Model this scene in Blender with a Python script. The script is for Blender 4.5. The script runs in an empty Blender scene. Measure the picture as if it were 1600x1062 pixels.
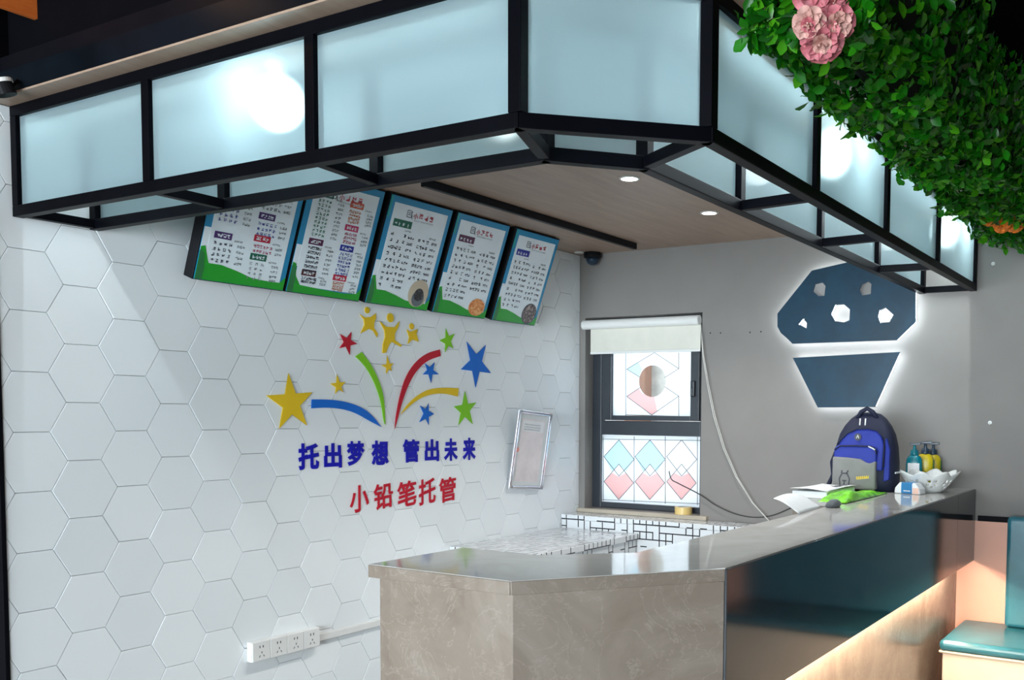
import bpy, bmesh, math, random
from mathutils import Vector, Matrix
random.seed(7)
scene = bpy.context.scene
COL = scene.collection

# ---------------------------------------------------------------- camera
cam_data = bpy.data.cameras.new('camera')
cam = bpy.data.objects.new('camera', cam_data); COL.objects.link(cam)
CAM = Vector((-5.0004, -3.3391, 1.4519)); YAW, PITCH, ROLL = 0.527625, -0.059898, 0.0083828
fw = Vector((math.cos(PITCH)*math.cos(YAW), math.cos(PITCH)*math.sin(YAW), math.sin(PITCH)))
r0 = Vector((math.sin(YAW), -math.cos(YAW), 0)); u0 = r0.cross(fw)
rt = math.cos(ROLL)*r0 + math.sin(ROLL)*u0; up = -math.sin(ROLL)*r0 + math.cos(ROLL)*u0
cam.matrix_world = Matrix(((rt.x, up.x, -fw.x, CAM.x), (rt.y, up.y, -fw.y, CAM.y), (rt.z, up.z, -fw.z, CAM.z), (0, 0, 0, 1)))
cam_data.sensor_width = 36.0; cam_data.sensor_fit = 'HORIZONTAL'
cam_data.lens = 1501.736/1600*36
cam_data.shift_x = (800-996.99)/1600; cam_data.shift_y = (734.17-531)/1600
cam_data.clip_start = 0.05
scene.camera = cam

# ---------------------------------------------------------------- world, fill light, exposure
world = bpy.data.worlds.new('overcast_sky'); scene.world = world; world.use_nodes = True
bg = world.node_tree.nodes['Background']; bg.inputs[0].default_value = (0.86, 0.93, 1.0, 1); bg.inputs[1].default_value = 6.0

def area(name, loc, target, sx, sy, power, color):
    d = bpy.data.lights.new(name, 'AREA'); d.shape = 'RECTANGLE'; d.size = sx; d.size_y = sy; d.energy = power; d.color = color
    o = bpy.data.objects.new(name, d); COL.objects.link(o); o.location = loc
    o.rotation_euler = (Vector(target)-Vector(loc)).to_track_quat('-Z', 'Y').to_euler()
    return o
# unseen fill light added behind the camera, standing in for shop-front daylight
area('rear_fill_light', (-9.3, -1.9, 1.35), (0, -1.3, 1.2), 5.0, 1.8, 575, (0.80, 0.93, 1.0))

scene.view_settings.view_transform = 'Standard'
scene.view_settings.look = 'None'
scene.view_settings.gamma = 1.0
scene.view_settings.use_curve_mapping = False
scene.view_settings.exposure = 0.0
scene.cycles.max_bounces = 10; scene.cycles.transparent_max_bounces = 16
scene.cycles.caustics_refractive = True
scene.cycles.use_denoising = True
scene.cycles.sample_clamp_indirect = 6.0

# ---------------------------------------------------------------- materials
MATS = {}
def new_mat(name):
    m = bpy.data.materials.new(name); m.use_nodes = True; MATS[name] = m
    nt = m.node_tree; b = nt.nodes['Principled BSDF']
    return m, nt, b
def noise(nt, scale, detail=3, rough=0.55, vec=None, dist=0.0):
    n = nt.nodes.new('ShaderNodeTexNoise'); n.inputs['Scale'].default_value = scale; n.inputs['Detail'].default_value = detail
    n.inputs['Roughness'].default_value = rough; n.inputs['Distortion'].default_value = dist
    if vec is None:
        tc = nt.nodes.new('ShaderNodeNewGeometry'); vec = tc.outputs['Position']
    nt.links.new(vec, n.inputs['Vector'])
    return n.outputs['Fac']
def ramp(nt, fac, stops):
    r = nt.nodes.new('ShaderNodeValToRGB'); e = r.color_ramp.elements
    while len(e) < len(stops): e.new(0.5)
    for k, (p, c) in zip(e, stops): k.position = p; k.color = (*c, 1)
    nt.links.new(fac, r.inputs[0]); return r.outputs[0]
def bump(nt, b, fac, strength=0.1, dist=0.01):
    n = nt.nodes.new('ShaderNodeBump'); n.inputs['Strength'].default_value = strength; n.inputs['Distance'].default_value = dist
    nt.links.new(fac, n.inputs['Height']); nt.links.new(n.outputs[0], b.inputs['Normal'])
def simple(name, c, rough=0.5, metal=0.0, var=0.08, scale=9.0, coat=0.0, bmp=0.0, bscale=60, sheen=0.0):
    m, nt, b = new_mat(name)
    lo = tuple(max(0, x*(1-var)) for x in c); hi = tuple(min(1, x*(1+var)) for x in c)
    nt.links.new(ramp(nt, noise(nt, scale), [(0.35, lo), (0.65, hi)]), b.inputs['Base Color'])
    b.inputs['Roughness'].default_value = rough; b.inputs['Metallic'].default_value = metal
    if coat: b.inputs['Coat Weight'].default_value = coat; b.inputs['Coat Roughness'].default_value = 0.1
    if sheen: b.inputs['Sheen Weight'].default_value = sheen
    if bmp: bump(nt, b, noise(nt, bscale, 2), bmp, 0.002)
    return m
def emit(name, c, strength):
    m = bpy.data.materials.new(name); m.use_nodes = True; MATS[name] = m; nt = m.node_tree
    nt.nodes.remove(nt.nodes['Principled BSDF']); e = nt.nodes.new('ShaderNodeEmission')
    e.inputs[0].default_value = (*c, 1); e.inputs[1].default_value = strength
    nt.links.new(e.outputs[0], nt.nodes['Material Output'].inputs[0]); return m

def marble(name, stops, vein, rough, scale=2.2):
    m, nt, b = new_mat(name)
    base = ramp(nt, noise(nt, scale, 8, 0.62, dist=1.6), stops)
    w = noise(nt, scale*1.5, 6, 0.6, dist=3.2)
    vm = ramp(nt, w, [(0.485, (0, 0, 0)), (0.5, (1, 1, 1)), (0.515, (0, 0, 0))])
    mx = nt.nodes.new('ShaderNodeMix'); mx.data_type = 'RGBA'
    mul = nt.nodes.new('ShaderNodeMath'); mul.operation = 'MULTIPLY'; mul.inputs[1].default_value = 0.3
    nt.links.new(vm, mul.inputs[0]); nt.links.new(mul.outputs[0], mx.inputs['Factor'])
    nt.links.new(base, mx.inputs['A']); mx.inputs['B'].default_value = (*vein, 1)
    nt.links.new(mx.outputs['Result'], b.inputs['Base Color']); b.inputs['Roughness'].default_value = rough
    return m
marble('marble_beige', [(0.30, (0.20, 0.155, 0.122)), (0.5, (0.245, 0.198, 0.16)), (0.72, (0.295, 0.245, 0.205))], (0.42, 0.37, 0.32), 0.16, 3.5)
marble('marble_top', [(0.30, (0.50, 0.48, 0.45)), (0.5, (0.55, 0.53, 0.50)), (0.72, (0.60, 0.58, 0.55))], (0.6, 0.58, 0.55), 0.06, 4)
MATS['marble_top'].node_tree.nodes['Principled BSDF'].inputs['IOR'].default_value = 1.75
marble('granite_dark', [(0.35, (0.020, 0.023, 0.028)), (0.55, (0.030, 0.033, 0.038)), (0.75, (0.045, 0.047, 0.05))], (0.06, 0.06, 0.06), 0.09, 5)
m, nt, b = new_mat('tile_white')
oi = nt.nodes.new('ShaderNodeObjectInfo')
nt.links.new(ramp(nt, oi.outputs['Random'], [(0.0, (0.83, 0.865, 0.885)), (1.0, (0.90, 0.93, 0.945))]), b.inputs['Base Color'])
b.inputs['Roughness'].default_value = 0.32; bump(nt, b, noise(nt, 14, 2), 0.04, 0.004)
simple('grout', (0.20, 0.20, 0.20), 0.9, bmp=0.3)
simple('wall_paint', (0.238, 0.222, 0.210), 0.75, var=0.04, scale=2.5, bmp=0.08, bscale=90)
simple('peach_paint', (0.88, 0.44, 0.32), 0.4, var=0.06, scale=3)
simple('black_paint', (0.004, 0.004, 0.006), 0.45)
simple('navy_fascia', (0.003, 0.005, 0.008), 0.35, var=0.3, scale=4)
simple('ceiling_black', (0.0015, 0.0016, 0.0028), 0.8)
simple('floor_grey', (0.28, 0.27, 0.26), 0.35)
simple('frame_black', (0.0018, 0.002, 0.0035), 0.42, var=0.2, bmp=0.05); MATS['frame_black'].node_tree.nodes['Principled BSDF'].inputs['Specular IOR Level'].default_value = 0.25
simple('window_grey', (0.030, 0.036, 0.046), 0.35)
simple('white_plastic', (0.80, 0.80, 0.78), 0.35, var=0.02)
simple('blind_fabric', (0.74, 0.72, 0.64), 0.8, var=0.03, bmp=0.1, bscale=300)
simple('black_plastic', (0.012, 0.012, 0.014), 0.35)
simple('hole_dark', (0.02, 0.02, 0.02), 0.8)
simple('chrome', (0.75, 0.75, 0.80), 0.18, metal=1.0, var=0.03)
simple('paper', (0.82, 0.82, 0.83), 0.6, var=0.03)
simple('paper_pink', (0.80, 0.72, 0.72), 0.6)
simple('mount_cream', (0.72, 0.74, 0.74), 0.6, var=0.02)
simple('seal_red', (0.85, 0.33, 0.28), 0.6)
simple('sticker_yellow', (0.83, 0.55, 0.02), 0.45, var=0.03)
simple('sticker_red', (0.52, 0.012, 0.03), 0.45, var=0.03)
simple('sticker_green', (0.22, 0.58, 0.02), 0.45, var=0.03)
simple('sticker_blue', (0.01, 0.15, 0.62), 0.45, var=0.03)
simple('sticker_indigo', (0.008, 0.008, 0.40), 0.45, var=0.03)
simple('cake_navy', (0.006, 0.038, 0.072), 0.35, var=0.1); MATS['cake_navy'].node_tree.nodes['Principled BSDF'].inputs['Specular IOR Level'].default_value = 0.25
simple('teal_vinyl', (0.025, 0.15, 0.20), 0.28, var=0.1, bmp=0.1, bscale=120)
simple('cream_vinyl', (0.72, 0.60, 0.47), 0.5, var=0.04)
simple('bag_navy', (0.003, 0.006, 0.030), 0.7, bmp=0.2, bscale=400)
simple('bag_blue', (0.006, 0.022, 0.26), 0.65, bmp=0.2, bscale=400)
simple('bag_grey', (0.20, 0.20, 0.19), 0.7, bmp=0.2, bscale=400)
simple('reflective', (0.8, 0.8, 0.8), 0.4)
simple('gold_print', (0.75, 0.52, 0.03), 0.5)
simple('dark_print', (0.05, 0.05, 0.06), 0.6)
simple('bottle_teal', (0.0, 0.16, 0.21), 0.25)
simple('bottle_yellow', (0.62, 0.47, 0.01), 0.3)
simple('bottle_green', (0.02, 0.12, 0.05), 0.3)
simple('pump_dark', (0.01, 0.03, 0.06), 0.3)
simple('tissue_blue', (0.03, 0.20, 0.45), 0.4)
simple('tissue_salmon', (0.85, 0.55, 0.45), 0.5)
simple('packet_green', (0.18, 0.62, 0.01), 0.25, var=0.35, scale=22)
simple('cloth_grey', (0.10, 0.11, 0.12), 0.8)
simple('tape_yellow', (0.72, 0.52, 0.20), 0.3)
simple('tape_core', (0.62, 0.60, 0.55), 0.7)
simple('lead_line', (0.16, 0.16, 0.17), 0.5)
simple('outdoor_wall', (0.42, 0.41, 0.38), 0.8, var=0.2)
simple('outdoor_brown', (0.20, 0.09, 0.05), 0.7)
simple('cable_black', (0.03, 0.03, 0.03), 0.5)
simple('bead_chain', (0.70, 0.68, 0.63), 0.4)
simple('stem_green', (0.02, 0.05, 0.01), 0.7)
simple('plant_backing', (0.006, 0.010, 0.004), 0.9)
simple('petal_pink', (0.42, 0.11, 0.13), 0.6, var=0.35, scale=45)
simple('petal_pale', (0.52, 0.27, 0.23), 0.6, var=0.2, scale=45)
simple('petal_orange', (0.62, 0.16, 0.01), 0.6, var=0.4, scale=45)
for n, c in dict(menu_white=(0.80, 0.88, 0.93), menu_blue=(0.01, 0.24, 0.46), menu_teal=(0.01, 0.30, 0.28), menu_green=(0.01, 0.33, 0.02),
                 menu_leaf=(0.02, 0.17, 0.05), tag_green=(0.005, 0.12, 0.07), tag_purple=(0.06, 0.02, 0.14), tag_plum=(0.09, 0.01, 0.06), tag_red=(0.45, 0.01, 0.04),
                 tag_orange=(0.60, 0.09, 0.03), tag_pink=(0.50, 0.03, 0.12), tag_blue=(0.01, 0.02, 0.30), tag_brown=(0.08, 0.015, 0.02), ink=(0.03, 0.04, 0.06), ink_red=(0.45, 0.03, 0.06),
                 ink_grey=(0.22, 0.25, 0.27), ink_blue=(0.05, 0.07, 0.35), ink_green=(0.06, 0.20, 0.13), ink_pink=(0.45, 0.10, 0.16), ink_orange=(0.55, 0.20, 0.10), bowl_tan=(0.55, 0.46, 0.34), bowl_glass=(0.12, 0.14, 0.16)).items():
    simple(n, c, 0.35, var=0.03)
def food(name, a, b_, c):
    m, nt, b = new_mat(name)
    nt.links.new(ramp(nt, noise(nt, 75, 4), [(0.35, a), (0.5, b_), (0.65, c)]), b.inputs['Base Color']); b.inputs['Roughness'].default_value = 0.4
food('food_jelly', (0.01, 0.01, 0.012), (0.03, 0.03, 0.035), (0.10, 0.10, 0.11))
food('food_noodle', (0.55, 0.12, 0.02), (0.75, 0.28, 0.07), (0.85, 0.50, 0.22))
food('food_dark', (0.03, 0.02, 0.02), (0.10, 0.07, 0.07), (0.45, 0.36, 0.33))
for n_ in ('navy_fascia', 'black_paint', 'ceiling_black', 'black_plastic', 'frame_black'): MATS[n_].node_tree.nodes['Principled BSDF'].inputs['Specular IOR Level'].default_value = 0.05
for n_ in ('yellow', 'red', 'green', 'blue', 'indigo'): MATS['sticker_'+n_].node_tree.nodes['Principled BSDF'].inputs['Specular IOR Level'].default_value = 0.2
# wood
def wood(name, a, b_, rough, stretch):
    m, nt, b = new_mat(name)
    g = nt.nodes.new('ShaderNodeNewGeometry'); mp = nt.nodes.new('ShaderNodeMapping'); mp.inputs['Scale'].default_value = stretch
    nt.links.new(g.outputs['Position'], mp.inputs['Vector'])
    nt.links.new(ramp(nt, noise(nt, 6, 6, 0.6, mp.outputs[0], 0.6), [(0.3, a), (0.7, b_)]), b.inputs['Base Color']); b.inputs['Roughness'].default_value = rough
wood('wood_soffit', (0.29, 0.20, 0.145), (0.37, 0.265, 0.20), 0.42, (0.5, 5, 5))
wood('wood_orange', (0.45, 0.10, 0.015), (0.60, 0.16, 0.03), 0.5, (1, 1, 7))
wood('wood_sill', (0.42, 0.36, 0.28), (0.52, 0.45, 0.36), 0.5, (5, 0.6, 5))
# white contact-tile pattern with broken black joints
def mosaic(name, cell):
    m, nt, b = new_mat(name); L = nt.links
    g = nt.nodes.new('ShaderNodeNewGeometry'); sx = nt.nodes.new('ShaderNodeSeparateXYZ'); L.new(g.outputs['Position'], sx.inputs[0])
    sn = nt.nodes.new('ShaderNodeSeparateXYZ'); L.new(g.outputs['True Normal'], sn.inputs[0])
    def mth(op, a, b_=None, c=None):
        n = nt.nodes.new('ShaderNodeMath'); n.operation = op
        for i, v in enumerate((a, b_, c)):
            if v is None: continue
            if isinstance(v, (int, float)): n.inputs[i].default_value = v
            else: L.new(v, n.inputs[i])
        return n.outputs[0]
    up_ = mth('GREATER_THAN', mth('ABSOLUTE', sn.outputs[2]), 0.5); xf = mth('GREATER_THAN', mth('ABSOLUTE', sn.outputs[0]), 0.5)
    # u: x (or y on faces that look along x);  v: z (or y on horizontal faces)
    u = mth('ADD', mth('MULTIPLY', sx.outputs[0], mth('SUBTRACT', 1.0, xf)), mth('MULTIPLY', sx.outputs[1], xf))
    v = mth('ADD', mth('MULTIPLY', sx.outputs[2], mth('SUBTRACT', 1.0, up_)), mth('MULTIPLY', sx.outputs[1], up_))
    u = mth('ADD', mth('DIVIDE', u, cell), 100.0); v = mth('ADD', mth('DIVIDE', v, cell), 100.37)
    fu, fv = mth('FLOOR', u), mth('FLOOR', v); ru, rv = mth('FRACT', u), mth('FRACT', v)
    def rnd(k):
        cx = nt.nodes.new('ShaderNodeCombineXYZ'); L.new(fu, cx.inputs[0]); L.new(fv, cx.inputs[1]); cx.inputs[2].default_value = k
        w = nt.nodes.new('ShaderNodeTexWhiteNoise'); w.noise_dimensions = '3D'; L.new(cx.outputs[0], w.inputs[0]); return w.outputs['Value']
    lv = mth('MULTIPLY', mth('LESS_THAN', ru, 0.16), mth('GREATER_THAN', rnd(0.3), 0.42))
    lh = mth('MULTIPLY', mth('LESS_THAN', rv, 0.16), mth('GREATER_THAN', rnd(7.7), 0.42))
    ln = mth('MAXIMUM', lv, lh)
    mx = nt.nodes.new('ShaderNodeMix'); mx.data_type = 'RGBA'; L.new(ln, mx.inputs['Factor'])
    mx.inputs['A'].default_value = (0.74, 0.76, 0.78, 1); mx.inputs['B'].default_value = (0.02, 0.02, 0.025, 1)
    L.new(mx.outputs['Result'], b.inputs['Base Color']); b.inputs['Roughness'].default_value = 0.14
mosaic('contact_tile', 0.043)
# leaves
def leafmat(name, a, b_, c):
    m, nt, b = new_mat(name)
    g = nt.nodes.new('ShaderNodeNewGeometry'); o = nt.nodes.new('ShaderNodeObjectInfo')
    ad = nt.nodes.new('ShaderNodeMath'); ad.operation = 'ADD'; nt.links.new(g.outputs['Random Per Island'], ad.inputs[0]); nt.links.new(o.outputs['Random'], ad.inputs[1])
    fr = nt.nodes.new('ShaderNodeMath'); fr.operation = 'FRACT'; nt.links.new(ad.outputs[0], fr.inputs[0])
    col = ramp(nt, fr.outputs[0], [(0.0, a), (0.6, b_), (1.0, c)])
    nt.links.new(col, b.inputs['Base Color']); b.inputs['Roughness'].default_value = 0.30; b.inputs['Specular IOR Level'].default_value = 0.3
    tr = nt.nodes.new('ShaderNodeBsdfTranslucent'); nt.links.new(col, tr.inputs[0])
    ms = nt.nodes.new('ShaderNodeMixShader'); ms.inputs[0].default_value = 0.35
    nt.links.new(b.outputs[0], ms.inputs[1]); nt.links.new(tr.outputs[0], ms.inputs[2]); nt.links.new(ms.outputs[0], nt.nodes['Material Output'].inputs[0])
leafmat('leaf_green', (0.006, 0.08, 0.004), (0.013, 0.19, 0.005), (0.08, 0.34, 0.01))
# frosted glass: one etched face, the other face clear
m = bpy.data.materials.new('glass_frosted'); m.use_nodes = True; MATS['glass_frosted'] = m; nt = m.node_tree; nt.nodes.remove(nt.nodes['Principled BSDF'])
tl = nt.nodes.new('ShaderNodeBsdfTranslucent'); tl.inputs[0].default_value = (0.62, 0.84, 0.90, 1)
df = nt.nodes.new('ShaderNodeBsdfDiffuse'); df.inputs[0].default_value = (0.36, 0.46, 0.50, 1)
rf = nt.nodes.new('ShaderNodeBsdfRefraction'); rf.inputs[0].default_value = (0.80, 0.95, 0.97, 1); rf.inputs['Roughness'].default_value = 0.75; rf.inputs['IOR'].default_value = 1.06
m1 = nt.nodes.new('ShaderNodeMixShader'); m1.inputs[0].default_value = 0.48; nt.links.new(tl.outputs[0], m1.inputs[1]); nt.links.new(df.outputs[0], m1.inputs[2])
m2 = nt.nodes.new('ShaderNodeMixShader'); m2.inputs[0].default_value = 0.30; nt.links.new(m1.outputs[0], m2.inputs[1]); nt.links.new(rf.outputs[0], m2.inputs[2])
nt.links.new(m2.outputs[0], nt.nodes['Material Output'].inputs[0])
m = bpy.data.materials.new('glass_clear'); m.use_nodes = True; MATS['glass_clear'] = m; nt = m.node_tree; nt.nodes.remove(nt.nodes['Principled BSDF'])
tp = nt.nodes.new('ShaderNodeBsdfTransparent'); tp.inputs[0].default_value = (0.95, 0.98, 0.98, 1)
gl = nt.nodes.new('ShaderNodeBsdfGlossy'); gl.inputs['Roughness'].default_value = 0.15
m1 = nt.nodes.new('ShaderNodeMixShader'); m1.inputs[0].default_value = 0.06; nt.links.new(tp.outputs[0], m1.inputs[1]); nt.links.new(gl.outputs[0], m1.inputs[2])
nt.links.new(m1.outputs[0], nt.nodes['Material Output'].inputs[0])
def film(name, c):
    m = bpy.data.materials.new(name); m.use_nodes = True; MATS[name] = m; nt = m.node_tree; nt.nodes.remove(nt.nodes['Principled BSDF'])
    t = nt.nodes.new('ShaderNodeBsdfTranslucent'); t.inputs[0].default_value = (*c, 1)
    d = nt.nodes.new('ShaderNodeBsdfDiffuse'); d.inputs[0].default_value = (*c, 1)
    x = nt.nodes.new('ShaderNodeMixShader'); x.inputs[0].default_value = 0.25
    nt.links.new(t.outputs[0], x.inputs[1]); nt.links.new(d.outputs[0], x.inputs[2]); nt.links.new(x.outputs[0], nt.nodes['Material Output'].inputs[0])
film('film_white', (0.88, 0.90, 0.93)); 
def tint(name, c):
    m = bpy.data.materials.new(name); m.use_nodes = True; MATS[name] = m; nt = m.node_tree; nt.nodes.remove(nt.nodes['Principled BSDF'])
    t = nt.nodes.new('ShaderNodeBsdfTransparent'); t.inputs[0].default_value = (*c, 1)
    nt.links.new(t.outputs[0], nt.nodes['Material Output'].inputs[0])
tint('film_pink', (0.97, 0.76, 0.74)); tint('film_blue', (0.80, 0.92, 0.96))
emit('globe_light', (0.84, 0.96, 1.0), 13.0)
emit('downlight_glow', (1.0, 0.98, 0.94), 30.0)
emit('sign_led', (0.85, 0.95, 1.0), 20.0)
emit('counter_led', (1.0, 0.78, 0.58), 260.0)

# ---------------------------------------------------------------- mesh helpers
class MB:
    def __init__(s): s.v = []; s.f = []; s.mi = []
    def add(s, vs, fs, mi=0):
        o = len(s.v); s.v += [tuple(x) for x in vs]; s.f += [tuple(i+o for i in q) for q in fs]; s.mi += [mi]*len(fs); return s
    def box(s, lo, hi, mi=0):
        x0, y0, z0 = lo; x1, y1, z1 = hi
        return s.add([(x0, y0, z0), (x1, y0, z0), (x1, y1, z0), (x0, y1, z0), (x0, y0, z1), (x1, y0, z1), (x1, y1, z1), (x0, y1, z1)],
                     [(0, 3, 2, 1), (4, 5, 6, 7), (0, 1, 5, 4), (1, 2, 6, 5), (2, 3, 7, 6), (3, 0, 4, 7)], mi)
    def bar(s, a, b, w, h, upv=(0, 0, 1), mi=0):
        a = Vector(a); b = Vector(b); d = (b-a).normalized(); U = Vector(upv)
        if abs(d.dot(U)) > 0.95: U = Vector((1, 0, 0))
        R = d.cross(U).normalized()*w/2; U = R.cross(d).normalized()*h/2
        return s.add([a-R-U, a+R-U, a+R+U, a-R+U, b-R-U, b+R-U, b+R+U, b-R+U],
                     [(0, 1, 2, 3), (7, 6, 5, 4), (0, 4, 5, 1), (1, 5, 6, 2), (2, 6, 7, 3), (3, 7, 4, 0)], mi)
    def prism(s, pts0, pts1, mi=0):
        n = len(pts0)
        return s.add(list(pts0)+list(pts1), [tuple(range(n-1, -1, -1)), tuple(range(n, 2*n))]+[(i, (i+1) % n, n+(i+1) % n, n+i) for i in range(n)], mi)
    def tube(s, path, r, n=8, mi=0):
        P = [Vector(p) for p in path]; vs = []; up_ = Vector((0.13, 0.21, 0.97))
        for i, p in enumerate(P):
            d = (P[min(i+1, len(P)-1)]-P[max(i-1, 0)]).normalized(); a = d.cross(up_).normalized(); b = a.cross(d)
            rr = r[i] if isinstance(r, (list, tuple)) else r
            vs += [p+(a*math.cos(2*math.pi*k/n)+b*math.sin(2*math.pi*k/n))*rr for k in range(n)]
        fs = [(i*n+k, i*n+(k+1) % n, (i+1)*n+(k+1) % n, (i+1)*n+k) for i in range(len(P)-1) for k in range(n)]
        fs += [tuple(range(n-1, -1, -1)), tuple(range((len(P)-1)*n, len(P)*n))]
        return s.add(vs, fs, mi)
    def lathe(s, prof, c=(0, 0, 0), n=24, mi=0, sx=1.0, sy=1.0, axis='z'):
        vs = []
        for r, h in prof:
            for k in range(n):
                a = 2*math.pi*k/n; p = (r*math.cos(a)*sx, r*math.sin(a)*sy, h)
                if axis == 'y': p = (p[0], p[2], p[1])
                if axis == 'x': p = (p[2], p[0], p[1])
                vs.append((c[0]+p[0], c[1]+p[1], c[2]+p[2]))
        m = len(prof); fs = [(i*n+k, i*n+(k+1) % n, (i+1)*n+(k+1) % n, (i+1)*n+k) for i in range(m-1) for k in range(n)]
        fs += [tuple(range(n-1, -1, -1)), tuple(range((m-1)*n, m*n))]
        return s.add(vs, fs, mi)
    def mesh(s, name, smooth=False):
        me = bpy.data.meshes.new(name); me.from_pydata(s.v, [], s.f); me.polygons.foreach_set('material_index', s.mi)
        bm = bmesh.new(); bm.from_mesh(me); bmesh.ops.recalc_face_normals(bm, faces=bm.faces); bm.to_mesh(me); bm.free()
        if smooth: me.polygons.foreach_set('use_smooth', [True]*len(me.polygons))
        me.update(); return me
    def build(s, name, mat, parent=None, smooth=False, bevel=0.0, seg=2, **kw):
        return put(name, s.mesh(name, smooth), mat, parent, bevel, seg, **kw)
def put(name, me, mat, parent=None, bevel=0.0, seg=2, label=None, cat=None, group=None, kind=None):
    for k in (mat if isinstance(mat, (list, tuple)) else [mat]):
        if k: me.materials.append(MATS[k])
    o = bpy.data.objects.new(name, me); COL.objects.link(o)
    if parent is not None:
        o.parent = parent; q = parent; off = Vector((0, 0, 0))
        while q is not None: off += q.location; q = q.parent
        o.location = -off
    if bevel:
        b = o.modifiers.new('bevel', 'BEVEL'); b.width = bevel; b.segments = seg; b.limit_method = 'ANGLE'; b.angle_limit = math.radians(35)
        if not me.polygons or not me.polygons[0].use_smooth: b.harden_normals = False
    tag(o, label, cat, group, kind); return o
def tag(o, label=None, cat=None, group=None, kind=None):
    if label: o['label'] = label
    if cat: o['category'] = cat
    if group: o['group'] = group
    if kind: o['kind'] = kind
    return o
def thing(name, loc, label, cat, group=None):
    o = bpy.data.objects.new(name, None); COL.objects.link(o); o.location = loc; o.empty_display_size = 0.05
    return tag(o, label, cat, group)
def origin(o):            # move a mesh object's origin to the base of its own mesh
    me = o.data; n = len(me.vertices); xs = [v.co for v in me.vertices]
    c = Vector((sum(v.x for v in xs)/n, sum(v.y for v in xs)/n, min(v.z for v in xs)))
    me.transform(Matrix.Translation(-c)); o.location = o.location+c
    return o
def curve_mesh(loops, depth):       # filled 2D outline with holes, extruded by +-depth/2
    c = bpy.data.curves.new('outline', 'CURVE'); c.dimensions = '2D'; c.fill_mode = 'BOTH'; c.extrude = depth/2
    for L in loops:
        s = c.splines.new('POLY'); s.points.add(len(L)-1); s.use_cyclic_u = True
        for p, q in zip(s.points, L): p.co = (q[0], q[1], 0, 1)
    o = bpy.data.objects.new('outline', c); COL.objects.link(o)
    dg = bpy.context.evaluated_depsgraph_get(); dg.update(); me = bpy.data.meshes.new_from_object(o.evaluated_get(dg))
    bpy.data.objects.remove(o); bpy.data.curves.remove(c); return me
def glyph_mesh(ch, bold=0.0, depth=0.0, res=3):
    c = bpy.data.curves.new('glyph', 'FONT'); c.body = ch; c.extrude = depth/2; c.resolution_u = res; c.bevel_depth = bold; c.bevel_resolution = 2
    o = bpy.data.objects.new('glyph', c); COL.objects.link(o)
    dg = bpy.context.evaluated_depsgraph_get(); dg.update(); me = bpy.data.meshes.new_from_object(o.evaluated_get(dg))
    bpy.data.objects.remove(o); bpy.data.curves.remove(c); return me
XZ = lambda y: Matrix(((1, 0, 0, 0), (0, 0, -1, y), (0, 1, 0, 0), (0, 0, 0, 1)))       # (u,v,w) -> (u, y-w, v)
YZ = lambda x: Matrix(((0, 0, -1, x), (1, 0, 0, 0), (0, 1, 0, 0), (0, 0, 0, 1)))       # (u,v,w) -> (x-w, u, v)

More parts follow.
